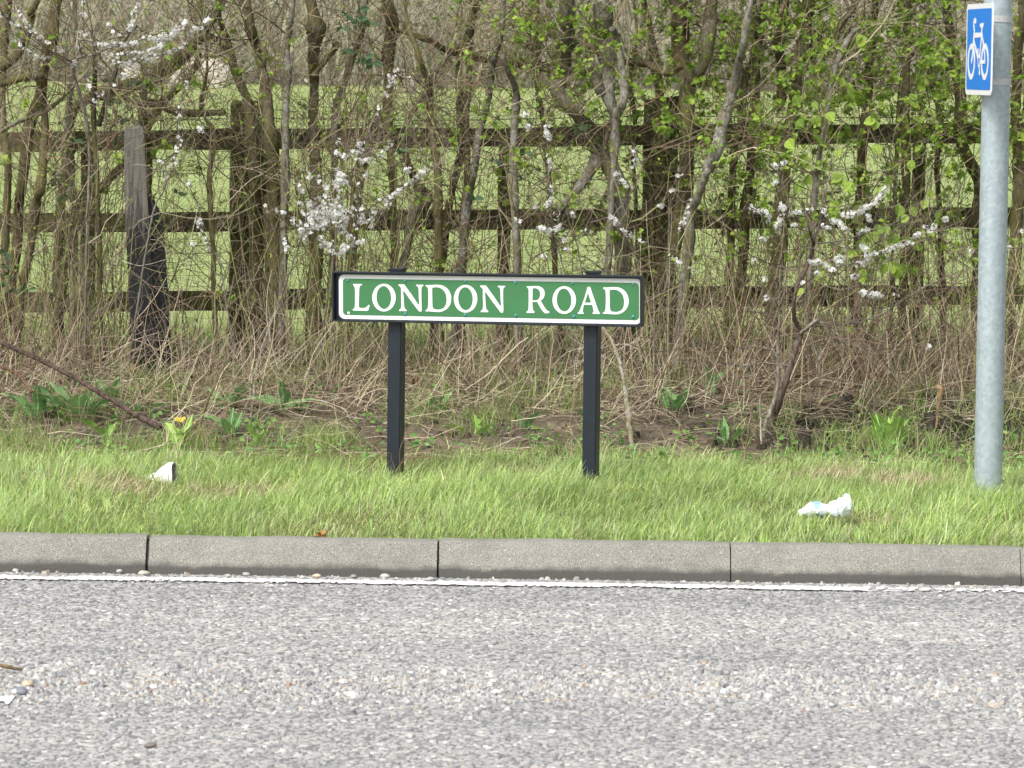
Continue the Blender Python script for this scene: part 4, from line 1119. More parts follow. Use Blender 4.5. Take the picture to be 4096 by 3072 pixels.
shrub("leafless dark twiggy stem in front of the left end of the rails", [(A, [(720, 1500, 30), (700, 1000, 34), (690, 700, 34), (700, 500, 24), (690, 300, 14)], {'above': False}), (A, [(730, 930, 30), (800, 680, 32), (860, 500, 28), (920, 300, 18), (1010, 190, 10)], ga)], 4.25, 'dark', n_tw=24, budget=120)

# ------------------------------------------------------------------ blackthorn in flower
def flower_mesh(acc, pos, facing, size):
    M = len(pos)
    f = unit(facing); a_ = unit(np.cross(f, unit(rng.normal(0, 1, (M, 3))))); b_ = np.cross(f, a_)
    ang = np.arange(5) * 2 * np.pi / 5
    V = []
    # petal: base, two shoulders, two tips
    shp = [(0.10, 0, 0), (.55, .30, .10), (.95, .18, .16), (.95, -.18, .16), (.55, -.30, .10)]
    for p in range(5):
        ca, sa = np.cos(ang[p]), np.sin(ang[p])
        u = a_ * ca + b_ * sa; v = -a_ * sa + b_ * ca
        for (x, y, z) in shp:
            V.append(pos + size[:, None] * (u * x + v * y + f * (z * .9)))
    V = np.stack(V, 1)
    base = (np.arange(M) * 25)[:, None]
    q = np.stack([np.stack([base[:, 0] + p * 5 + i for i in range(5)], 1) for p in range(5)], 1).reshape(-1, 5)
    col = np.repeat(np.array([[.80, .80, .78]]) * rng.uniform(.88, 1.05, (M, 1)), 25, 0)
    acc.add(V.reshape(-1, 3), [q], np.clip(col, 0, .84))
    ctr = leaves(pos + f * size[:, None] * .10, a_, size * .42, LEAF_BUD, np.tile(np.array([[.50, .50, .20]]), (M, 1)), 0, f)
    acc.add(ctr[0] - np.repeat(a_ * size[:, None] * .21, 5, 0), ctr[1], ctr[2])
def blackthorn(label, stems, sprays, Y, masses=(), name="blackthorn_bush", n_tw=10, bark='grey'):
    """sprays: (zone, points, flowers per metre); masses: (zone, x, y, radius x, radius y, flowers)"""
    paths = [stem_path(z, p, Y, o_.get('ground', True), False, .05, i) for i, (z, p, o_) in enumerate(stems)]
    a = paths[0]; foot = a[0] if a[0][2] < a[-1][2] else a[-1]
    org = np.array([foot[0], foot[1], float(gz(foot[0], foot[1])) if stems[0][2].get('ground', True) else foot[2]])
    root = empty(name, org, label, "shrub", "blackthorn in flower along the hedge")
    acc = Acc(); st, tn = [], []
    for i, Pw in enumerate(paths):
        K = max(8, int(np.linalg.norm(np.diff(Pw[:, :3], axis=0), axis=1).sum() / .025)); R = resample(Pw, K)
        bc = np.array(BARK[stems[i][2].get('bark', bark)])
        P = R[:, :3] + rng.normal(0, .0012, (K, 3))
        acc.add(*tubes(P[None], np.maximum(R[:, 3], .0014)[None], 7, bc, .1, True)); st.append(P); tn.append(unit(np.gradient(P, axis=0)))
    link("stem", acc.mesh("stem", org, True), root, M_BARK_DARK)
    st, tn = np.concatenate(st), np.concatenate(tn)
    acc = Acc(); fp, ff = [], []
    for z, pts, dens in sprays:
        W = np.array([tuple(at(*Z(z, x, y), Y - .12 + .06 * math.sin(i * 1.7 + x * .01))) for i, (x, y) in enumerate(pts)])
        L = np.linalg.norm(np.diff(W, axis=0), axis=1).sum() if len(W) > 1 else .03
        if len(W) == 1: W = np.vstack([W, W + np.array([.015, 0, .02])])
        K = max(4, int(L / .02)); R = resample(W, K) + rng.normal(0, .0025, (K, 3))
        acc.add(*tubes(R[None], (np.linspace(.0021, .0011, K))[None], 3, (.12, .095, .075)))
        # joins the nearest wood
        j = np.argmin(np.linalg.norm(st - R[0], axis=1)); e = st[j]
        if np.linalg.norm(e - R[0]) > .02:
            mid = (e + R[0]) / 2 + np.array([rng.normal(0, .03), .02, -.03])
            C = resample(np.array([e, mid, R[0]]), 9); acc.add(*tubes(C[None], np.linspace(.0026, .002, 9)[None], 3, (.13, .10, .08)))
        nf = max(3, int(max(L, .035) * dens))
        s = rng.random(nf) * (K - 1.001); i0 = s.astype(int); fr = (s - i0)[:, None]
        base = R[i0] * (1 - fr) + R[i0 + 1] * fr
        o_ = unit(rng.normal(0, 1, (nf, 3)) + np.array([0, -.35, .15])); fp.append(base + o_ * rng.uniform(.003, .015, (nf, 1))); ff.append(o_)
    for z, x, y, rx, ry, nf in masses:
        nf = int(nf * .95); rx, ry = rx * 1.15, ry * 1.15
        nb = max(6, nf // 14); c = np.array(at(*Z(z, x, y), Y - .1)); ex = rx / SCL; ey = ry / SCL
        s0 = c + np.stack([rng.normal(0, ex * .45, nb), rng.normal(0, .06, nb), -ey * .8 + rng.normal(0, ey * .3, nb)], 1)
        P = walk(s0, np.stack([rng.normal(0, .5, nb), rng.normal(0, .3, nb), np.ones(nb)], 1), rng.uniform(.7, 1.6, nb) * ey, 10, .25, .05)
        acc.add(*tubes(P, np.linspace(.0022, .001, 10)[None] * np.ones((nb, 1)), 3, (.12, .095, .07)))
        i = rng.integers(0, nb, nf); kk = rng.integers(1, 10, nf)
        o_ = unit(rng.normal(0, 1, (nf, 3)) + np.array([0, -.35, .15]))
        fp.append(P[i, kk] + rng.normal(0, .004, (nf, 3)) + o_ * rng.uniform(.003, .016, (nf, 1))); ff.append(o_)
    tw, pts, tan = grow_twigs(st, tn, n_tw, (.15, .5), (.0013, .0026), 3)
    for P, R in tw: acc.add(*tubes(P, R, 3, np.array([(.15, .12, .10)]) * rng.uniform(.7, 1.4, (len(P), 1))))
    tag(link("twigs", acc.mesh("twigs", org), root, M_TWIG), kind='stuff')
    acc = Acc(); fp, ff = np.concatenate(fp), np.concatenate(ff)
    flower_mesh(acc, fp, ff, rng.uniform(.0062, .0094, len(fp)))
    tag(link("blossom", acc.mesh("blossom", org), root, M_PETAL), kind='stuff')
    bi = rng.integers(0, len(fp), len(fp) // 4); acc = Acc()
    acc.add(*leaves(fp[bi] + rng.normal(0, .02, (len(bi), 3)), rng.normal(0, 1, (len(bi), 3)), rng.uniform(.006, .011, len(bi)), LEAF_BUD, G_FRESH[rng.integers(0, 5, len(bi))]))
    tag(link("buds", acc.mesh("buds", org), root, M_LEAF), kind='stuff')
    return root
DN = 150
blackthorn("blackthorn with a long white flowering bough across the top left", [(A, [(640, 1659, 16), (660, 1200, 18), (640, 900, 22), (540, 480, 22), (700, 400, 18), (900, 330, 14), (1130, 420, 10), (1350, 330, 8), (1550, 200, 5)], {}), (A, [(760, 1000, 14), (800, 700, 15), (880, 450, 12), (960, 280, 8), (1040, 60, 5)], ga)],
    [(A, [(0, 90), (100, 170), (240, 240), (320, 290), (370, 330)], DN * .6), (A, [(140, 90), (200, 190), (260, 260)], DN * .7), (A, [(60, 220), (130, 310), (180, 360), (230, 390), (300, 420), (350, 440)], DN * .55),
     (A, [(740, 400), (830, 410), (930, 400), (1060, 390), (1160, 350), (1230, 290), (1330, 210), (1380, 140)], DN * 1.3), (A, [(580, 290), (700, 320), (850, 330), (950, 330), (1050, 300), (1180, 280), (1270, 260), (1310, 180)], DN * 1.1),
     (A, [(780, 420), (850, 460), (960, 480), (1030, 480)], DN), (A, [(930, 470), (1000, 440), (1150, 440)], DN * .9), (A, [(1000, 400), (1200, 400), (1300, 370), (1400, 290), (1400, 230), (1490, 200), (1540, 140)], DN * .8), (A, [(1100, 390), (1160, 330), (1200, 260), (1270, 230)], DN * 1.2),
     (A, [(1040, 10), (1000, 70), (990, 130), (970, 190), (950, 230)], DN), (A, [(620, 0), (640, 60)], DN * .6), (A, [(600, 110), (640, 120)], DN), (A, [(590, 220), (640, 270)], DN), (A, [(800, 160), (830, 220), (880, 260)], DN * .9),
     (A, [(590, 310), (590, 350)], DN * .8), (A, [(700, 490), (735, 485)], DN * 1.2), (A, [(380, 380), (440, 370), (470, 400)], DN * .7), (A, [(360, 450), (430, 470)], DN * .4), (A, [(520, 450), (550, 460), (530, 510)], DN * .5),
     (A, [(660, 560), (660, 640), (670, 660)], DN * .8), (A, [(700, 680), (760, 690)], DN * .8), (A, [(840, 620), (850, 680)], DN * .5), (A, [(700, 735), (702, 750)], DN), (A, [(895, 560), (930, 560)], DN * 1.2), (A, [(0, 60), (20, 140)], DN * .8)], 4.0, n_tw=22)
blackthorn("thin blackthorn spray hanging past the right side of the old post", [(A, [(1110, 1659, 14), (1200, 1420, 12), (1270, 1250, 10), (1310, 1080, 8), (1330, 880, 7), (1345, 680, 5)], {})],
    [(A, [(1375, 600), (1360, 650)], DN * .9), (A, [(1330, 780), (1320, 830), (1340, 880)], DN * .35), (A, [(1330, 930), (1315, 1000), (1310, 1100), (1290, 1160)], DN * .75), (A, [(1170, 1190), (1240, 1220), (1310, 1190)], DN * .6), (A, [(1200, 1260), (1210, 1320)], DN * .6), (A, [(1390, 1350), (1395, 1365)], DN), (A, [(1480, 950), (1490, 965)], DN)], 3.95, n_tw=8)
blackthorn("small blackthorn sprig low between the old post and the first trunks", [(E, [(1640, 560, 9), (1600, 420, 8), (1500, 260, 6), (1450, 120, 4)], {})], [(E, [(1450, 110), (1490, 240), (1510, 300), (1560, 390)], DN * .5), (E, [(1400, 330), (1430, 315)], DN), (E, [(1460, 160), (1475, 185)], DN)], 3.9, n_tw=5)
blackthorn("blackthorn with the densest white blossom cluster, left of the nameplate", [(F, [(30, 1300, 16), (130, 1000, 17), (180, 850, 16), (270, 600, 14), (380, 270, 12), (450, 0, 10)], {}), (B, [(650, 1640, 14), (700, 1450, 12), (800, 1150, 9), (900, 900, 8), (990, 700, 6), (1060, 510, 5)], {'ground': True}), (B, [(760, 1640, 10), (960, 1480, 8), (1150, 1390, 7), (1330, 1240, 5)], ga)],
    [(B, [(1060, 520), (1030, 580), (1015, 640), (990, 710)], DN * 1.0), (B, [(960, 790), (930, 860)], DN * .5), (B, [(820, 1040), (780, 1090), (760, 1130), (830, 1110)], DN * 1.1), (B, [(650, 1050), (675, 1060)], DN * 1.2), (B, [(640, 1130), (670, 1140), (700, 1170), (720, 1160)], DN * 1.2), (B, [(1060, 1040), (990, 1110), (950, 1160)], DN * .8),
     (B, [(790, 1190), (850, 1180), (910, 1200)], DN * 1.1), (B, [(630, 1220), (640, 1280), (690, 1300), (660, 1340), (700, 1340)], DN * 1.6), (B, [(390, 1240), (430, 1290), (440, 1320)], DN), (B, [(330, 1360), (380, 1390), (400, 1420)], DN * .7), (B, [(940, 1480), (1030, 1460), (1080, 1410), (1130, 1400), (1200, 1330), (1250, 1290), (1310, 1250)], DN * 1.05), (B, [(1150, 1250), (1180, 1250)], DN * .9),
     (B, [(850, 1270), (840, 1310), (800, 1370)], DN * .6), (F, [(650, 180), (720, 260), (760, 280)], DN), (F, [(830, 170), (920, 130), (1040, 0)], DN * .5), (F, [(180, 60), (250, 100)], DN), (F, [(100, 100), (130, 40)], DN * .6), (F, [(260, 290), (270, 350), (280, 410)], DN * .8), (F, [(510, 270), (560, 350), (600, 380), (690, 380), (740, 330), (860, 300)], DN * 1.4)],
    3.95, masses=[(B, 640, 1560, 200, 130, 380), (B, 640, 1330, 90, 50, 60), (F, 430, 170, 110, 90, 130), (F, 560, 60, 190, 100, 210), (F, 600, 330, 90, 60, 70)], n_tw=16)
blackthorn("upright blackthorn spray above the gap between LONDON and ROAD", [(C_, [(500, 2150, 12), (460, 1950, 12), (400, 1700, 12), (365, 1400, 10), (355, 1100, 8), (345, 910, 5)], {}), (G_, [(610, 560, 12), (560, 300, 11), (520, 200, 10), (490, 60, 7)], ga)],
    [(C_, [(350, 930), (345, 1000), (370, 1020)], DN * 1.6), (C_, [(355, 1110), (370, 1200), (365, 1260)], DN * .8), (C_, [(360, 1350), (380, 1440), (350, 1530)], DN * 1.3), (C_, [(210, 925), (212, 940)], DN), (C_, [(160, 830), (200, 860)], DN), (G_, [(280, 200), (330, 220), (380, 240), (450, 190)], DN * 2.4), (G_, [(420, 90), (410, 150)], DN * 1.2), (G_, [(300, 90), (250, 40)], DN * .2), (G_, [(100, 145), (160, 165)], DN), (G_, [(470, 260), (475, 320)], DN * .8), (G_, [(470, 370), (500, 365)], DN), (G_, [(310, 410), (330, 420)], DN * 1.2), (G_, [(650, 230), (670, 225)], DN), (G_, [(540, 100), (545, 110)], DN)], 4.0, n_tw=10)
blackthorn("blackthorn twigs crossing in front of the biggest trunk", [(G_, [(1100, 800, 10), (1000, 430, 9), (900, 200, 8), (800, 110, 5)], {}), (C_, [(1240, 1900, 10), (1250, 1600, 10), (1270, 1400, 8), (1340, 1230, 5)], {'ground': True})],
    [(C_, [(970, 1080), (1000, 1160), (995, 1200), (960, 1250)], DN * .9), (C_, [(850, 1260), (880, 1310), (940, 1370), (990, 1380)], DN * .9), (C_, [(1340, 1250), (1310, 1300)], DN), (C_, [(1280, 1370), (1270, 1430)], DN * .8), (G_, [(840, 150), (880, 190), (920, 230), (970, 270)], DN * 1.4), (G_, [(1400, 0), (1380, 100), (1340, 180), (1300, 240)], DN * 1.3), (G_, [(1180, 40), (1185, 50)], DN), (G_, [(1030, 295), (1055, 300)], DN), (G_, [(810, 125), (822, 130)], DN), (G_, [(1230, 405), (1290, 435), (1340, 470)], DN * .9), (G_, [(1400, 510), (1440, 530)], DN * .6)], 3.9, n_tw=10)
blackthorn("leaning blackthorn sapling with a forked purple brown trunk and white sprays", [(H_, [(130, 1850, 46), (150, 1720, 44), (180, 1600, 42), (230, 1450, 38), (290, 1250, 36), (340, 1080, 34), (372, 985, 32), (330, 880, 24), (325, 750, 24), (345, 650, 22), (390, 550, 24), (440, 430, 25), (465, 305, 24), (430, 200, 15), (420, 50, 13), (428, -80, 9)], {'bark': 'red'}),
    (H_, [(465, 305, 18), (512, 170, 14), (532, 40, 10), (560, -100, 8)], ga), (H_, [(372, 985, 26), (420, 945, 24), (505, 882, 22)], {'ground': False, 'bark': 'pale'}), (H_, [(440, 930, 14), (500, 900, 12), (640, 920, 11), (800, 900, 11), (960, 850, 11), (1130, 740, 10), (1260, 660, 9), (1400, 590, 7), (1560, 520, 5)], ga),
    (H_, [(295, 1225, 14), (180, 1208, 12), (80, 1200, 10), (-60, 1225, 8), (-260, 1190, 6)], ga), (H_, [(120, 1640, 24), (200, 1400, 24), (205, 1100, 22), (215, 900, 20), (222, 600, 16), (230, 480, 10)], {'bark': 'pale'}), (H_, [(205, 1140, 12), (110, 1092, 10), (-20, 1080, 8), (-140, 1140, 6)], ga), (H_, [(480, 320, 12), (620, 310, 9), (800, 260, 8), (1000, 190, 7), (1200, 110, 5)], ga), (H_, [(440, 1690, 9), (460, 1420, 11), (520, 1290, 12), (450, 1000, 10)], ga), (H_, [(520, 1295, 9), (700, 1330, 8), (880, 1390, 7), (1010, 1445, 5)], ga), (H_, [(1340, 220, 5), (1160, 310, 7), (900, 420, 8), (700, 480, 8), (470, 520, 9)], ga)],
    [(H_, [(0, 50), (50, 80), (130, 90), (130, 160)], DN * 1.3), (H_, [(240, 30), (230, 80), (220, 150), (200, 210), (210, 240)], DN * 2.2), (H_, [(290, 100), (350, 90), (370, 100)], DN), (H_, [(320, 185), (345, 175)], DN * 1.6), (H_, [(420, 80), (460, 70)], DN * .9), (H_, [(540, 70), (550, 110)], DN * 1.2), (H_, [(700, 40), (680, 100), (720, 110), (780, 100), (830, 80), (880, 40), (940, 20)], DN * 1.5), (H_, [(600, 160), (650, 170), (690, 200), (700, 220)], DN * 2.2), (H_, [(865, 120), (880, 150)], DN * 1.8),
     (H_, [(540, 190), (590, 220)], DN), (H_, [(70, 285), (140, 290)], DN), (H_, [(800, 240), (870, 220)], DN * 1.1), (H_, [(820, 330), (860, 380), (880, 420), (830, 470), (790, 490)], DN * 2.2), (H_, [(690, 360), (700, 365)], DN), (H_, [(450, 470), (520, 460), (580, 490), (640, 530)], DN * 1.8), (H_, [(610, 450), (680, 420), (650, 480)], DN * 2), (H_, [(750, 560), (800, 560)], DN * 1.2), (H_, [(900, 400), (970, 390), (1060, 350), (1130, 330), (1190, 310)], DN * 1.1), (H_, [(1220, 265), (1270, 260)], DN * 1.2), (H_, [(1290, 180), (1320, 230), (1360, 190)], DN * 1.3), (H_, [(1440, 150), (1460, 150)], DN), (H_, [(1620, 350), (1640, 390)], DN * 2),
     (H_, [(830, 670), (850, 690)], DN * 1.6), (H_, [(880, 700), (920, 700), (970, 710)], DN * 1.6), (H_, [(100, 570), (110, 610)], DN * .9), (H_, [(115, 720), (125, 725)], DN), (H_, [(1310, 1090), (1320, 1095)], DN * 2), (H_, [(390, 605), (395, 620)], DN * 1.2), (D_, [(170, 1210), (210, 1230), (270, 1190)], DN * 1.3), (D_, [(180, 1290), (185, 1350)], DN * .9), (D_, [(1030, 1360), (1000, 1400), (970, 1430), (930, 1490), (870, 1520), (740, 1570), (660, 1630)], DN * .9), (H_, [(490, 540), (500, 545)], DN * 1.5), (H_, [(1080, 690), (1060, 715)], DN * .5), (H_, [(20, 410), (30, 460)], DN)], 3.3, n_tw=34, name="blackthorn_sapling")
blackthorn("blackthorn sprig at the right edge beyond the steel post", [(H_, [(1960, 900, 12), (1930, 600, 9), (1900, 370, 6), (1960, 240, 5), (2030, 180, 4)], {})], [(H_, [(1890, 350), (1915, 365)], DN * 1.8), (H_, [(1990, 225), (2020, 230)], DN)], 4.0, n_tw=6)
# ------------------------------------------------------------------ undergrowth: shoots, straw, bramble wands, brash (nobody could count them)
def undergrowth():
    # upright shoots with small buds
    n = 1500
    x = rng.uniform(-2.5, 2.5, n); y = 3.75 + 1.15 * rng.random(n) ** .7
    clump = wav(x, y * 0, 6, 131) + rng.normal(0, .5, n)
    ok = clump > -.35
    xp = at(150, 350, 4.2).x
    ok &= ~((np.abs(x - xp) < .13) & (y < 4.4) & (rng.random(n) < .8))
    x, y = x[ok], y[ok]; n = len(x)
    left = smooth(.3, -.6, x)
    h = (.22 + .75 * rng.random(n) ** 1.4) * (1 + .3 * left)
    st = np.stack([x, y, gz(x, y) - .02], 1)
    P = walk(st, np.stack([rng.normal(0, .20, n), rng.normal(0, .1, n), np.ones(n)], 1), h, 10, .055, .02)
    R = rng.uniform(.0010, .0030, (n, 1)) * np.linspace(1, .4, 10)[None]
    pal = np.array([(.40, .34, .21), (.36, .36, .16), (.29, .33, .11), (.48, .41, .28), (.20, .15, .10), (.40, .41, .19)])
    acc = Acc(); acc.add(*tubes(P, R, 4, pal[rng.integers(0, 6, n)] * rng.uniform(.45, 1.25, (n, 1))))
    # side shoots
    m = 1500; i = rng.integers(0, n, m); kk = rng.integers(2, 9, m)
    P2 = walk(P[i, kk], side_dirs(unit(P[i, kk] - P[i, kk - 1]), (.3, .9)), rng.uniform(.06, .32, m), 6, .16, .08)
    acc.add(*tubes(P2, rng.uniform(.0009, .0017, (m, 1)) * np.linspace(1, .5, 6)[None], 3, pal[rng.integers(0, 6, m)] * rng.uniform(.75, 1.15, (m, 1))))
    o = link("undergrowth", acc.mesh("undergrowth"), None, M_TWIG); tag(o, "thicket of thin upright tan and green shoots below the hedge", "undergrowth", kind='stuff')
    acc = Acc(); nb = 5200
    pts = np.concatenate([P[:, 3:].reshape(-1, 3), P2[:, 2:].reshape(-1, 3)]); j = rng.integers(0, len(pts), nb)
    j = j[rng.random(len(j)) < (.35 + .65 * smooth(.6, -.8, pts[j, 0]))]; nb = len(j)
    acc.add(*leaves(np.repeat(pts[j], 2, 0), rng.normal(0, .7, (nb * 2, 3)) + np.array([0, 0, .7]), rng.uniform(.008, .017, nb * 2), LEAF_BUD, G_FRESH[rng.integers(0, 5, nb * 2)] * .9))
    o = link("opening_buds", acc.mesh("opening_buds"), None, M_LEAF); tag(o, "small green buds opening on the undergrowth shoots", "buds", kind='stuff')
    # dead stalks standing and leaning, straw lying on the bank
    n = 2300
    x = rng.uniform(-2.5, 2.5, n); y = rng.uniform(3.3, 4.7, n)
    st = np.stack([x, y, gz(x, y) + rng.uniform(-.01, .12, n)], 1)
    lean = rng.normal(0, .55, n)
    d = np.stack([np.sin(lean), rng.normal(-.15, .35, n), np.abs(np.cos(lean)) + .08], 1)
    P = walk(st, d, rng.uniform(.10, .26, n) * np.where(rng.random(n) < .25, 2.0, 1), 7, .11, -.02)
    P[:, :, 2] = np.maximum(P[:, :, 2], gz(P[:, :, 0], P[:, :, 1]) + .006)
    pal = np.array([(.50, .42, .29), (.42, .345, .23), (.62, .54, .40), (.34, .27, .18), (.22, .17, .12)])
    acc = Acc(); acc.add(*tubes(P, rng.uniform(.0009, .0022, (n, 1)) * np.linspace(1, .5, 7)[None], 3, pal[rng.integers(0, 5, n)] * rng.uniform(.7, 1.15, (n, 1))))
    n = 5600
    x = rng.uniform(-2.5, 2.5, n); y = np.where(rng.random(n) < .2, 2.5 + 1.0 * rng.random(n), 3.35 + 1.2 * rng.random(n))
    st = np.stack([x, y, gz(x, y) + rng.uniform(.002, .05, n) * smooth(2.8, 3.4, y)], 1)
    a = rng.uniform(0, 6.28, n)
    P = walk(st, np.stack([np.cos(a), np.sin(a), rng.normal(.08, .25, n)], 1), rng.uniform(.04, .36, n), 6, .14, -.06)
    P[:, :, 2] = np.maximum(P[:, :, 2], gz(P[:, :, 0], P[:, :, 1]) + .004)
    acc.add(*tubes(P, rng.uniform(.0008, .0019, (n, 1)) * np.linspace(1, .6, 6)[None], 3, pal[rng.integers(0, 5, n)] * rng.uniform(.6, 1.1, (n, 1))))
    o = link("dead_grass", acc.mesh("dead_grass"), None, M_STRAW); tag(o, "straw coloured dead stalks lying and leaning on the bank", "dead grass", kind='stuff')
    # reddish bramble wands, thickest at the right
    n = 520
    x = np.concatenate([rng.normal(1.35, .35, 300), rng.uniform(-2.4, 2.4, 220)]); y = rng.uniform(3.7, 4.6, n)
    st = np.stack([x, y, gz(x, y)], 1); a = rng.normal(0, .8, n)
    P = walk(st, np.stack([np.sin(a), rng.normal(-.1, .25, n), np.abs(np.cos(a)) + .2], 1), rng.uniform(.35, .95, n), 11, .14, -.10)
    P[:, :, 2] = np.maximum(P[:, :, 2], gz(P[:, :, 0], P[:, :, 1]) + .01)
    pal = np.array([(.20, .13, .095), (.27, .20, .145), (.16, .12, .09), (.34, .26, .18)])
    acc = Acc(); acc.add(*tubes(P, rng.uniform(.0012, .003, (n, 1)) * np.linspace(1, .5, 11)[None], 4, pal[rng.integers(0, 4, n)]))
    o = link("bramble_tangle", acc.mesh("bramble_tangle"), None, M_TWIG); tag(o, "reddish brown tangle of bramble wands at the hedge foot", "brambles", kind='stuff')
    # leaf litter crumbs
    n = 5200
    x = rng.uniform(-2.5, 2.5, n); y = 3.5 + 1.5 * rng.random(n)
    p = np.stack([x, y, gz(x, y) + .006], 1)
    pal = np.array([(.22, .16, .10), (.30, .22, .14), (.16, .12, .08), (.38, .31, .22), (.11, .085, .065)])
    acc = Acc(); acc.add(*leaves(p, np.stack([rng.normal(0, 1, n), rng.normal(0, 1, n), rng.normal(0, .35, n)], 1), rng.uniform(.012, .035, n), LEAF_OVAL, pal[rng.integers(0, 5, n)], .3))
    o = link("leaf_litter", acc.mesh("leaf_litter"), None, M_LEAF); tag(o, "brown leaf litter under the hedge", "leaf litter", kind='stuff')
undergrowth()

# loose soil
def soil_clods():
    acc = Acc(); n = 2600
    c = at(3720 / 4, 1660 / 4, 3.3)
    x = np.concatenate([rng.normal(c.x, .36, 1500), rng.uniform(-2.4, 2.4, 1100)]); y = np.concatenate([rng.normal(3.35, .24, 1500), rng.normal(3.15, .28, 1100)])
    r = np.clip(rng.lognormal(np.log(.013), .55, n), .005, .055); r[1500:] *= .55
    col = np.array([(.05, .042, .034)]) * rng.uniform(.6, 1.5, (n, 1)); col[1500:] = np.array([(.12, .092, .066)]) * rng.uniform(.6, 1.4, (1100, 1))
    stones(acc, x, y, gz(x, y) - .003, r, r * rng.uniform(.6, 1.3, n), col, 7)
    o = link("soil_clods", acc.mesh("soil_clods"), None, M_SOIL); tag(o, "dark crumbly soil clods dug up on the bank", "soil", kind='stuff')
soil_clods()

# ------------------------------------------------------------------ grass of the verge
def blades(name, x, y, L, wid, cols, lean, label, cat, curl=(.3, 1.1), z0=None, K=4):
    n = len(x)
    st = np.stack([x, y, gz(x, y) - .004 if z0 is None else z0], 1)
    az = lean[:, 0]; el = lean[:, 1]
    u = np.stack([np.cos(az), np.sin(az), np.zeros(n)], 1)
    cu = rng.uniform(curl[0], curl[1], n)
    V = np.zeros((n, 2 * K - 1, 3)); p = st.copy(); ang = el.copy()
    side = np.stack([-np.sin(az + rng.normal(0, .9, n)), np.cos(az + rng.normal(0, .9, n)), np.zeros(n)], 1)
    # face the blades every way but never exactly edge on to the ground
    for k in range(K):
        w = (wid * (1 - (k / (K - 1)) ** 1.6) / 2)[:, None]
        if k < K - 1:
            V[:, 2 * k] = p - side * w; V[:, 2 * k + 1] = p + side * w
        else: V[:, 2 * k] = p
        stp = (L / (K - 1))[:, None]
        p = p + stp * (u * np.sin(ang)[:, None] + np.array([0, 0, 1]) * np.cos(ang)[:, None])
        ang = ang + cu * (.4 + .5 * k / K)
    base = (np.arange(n) * (2 * K - 1))[:, None]
    qd = np.concatenate([np.stack([2 * k + np.zeros(n, int), 2 * k + 1 + np.zeros(n, int), 2 * k + 3 + np.zeros(n, int), 2 * k + 2 + np.zeros(n, int)], 1) + base for k in range(K - 2)])
    tr = np.array([[2 * K - 4, 2 * K - 3, 2 * K - 2]]) + base
    o = link(name, np_mesh(name, V.reshape(-1, 3), [qd, tr], np.repeat(cols, 2 * K - 1, 0)), None, M_GRASS)
    return tag(o, label, cat, kind='stuff')
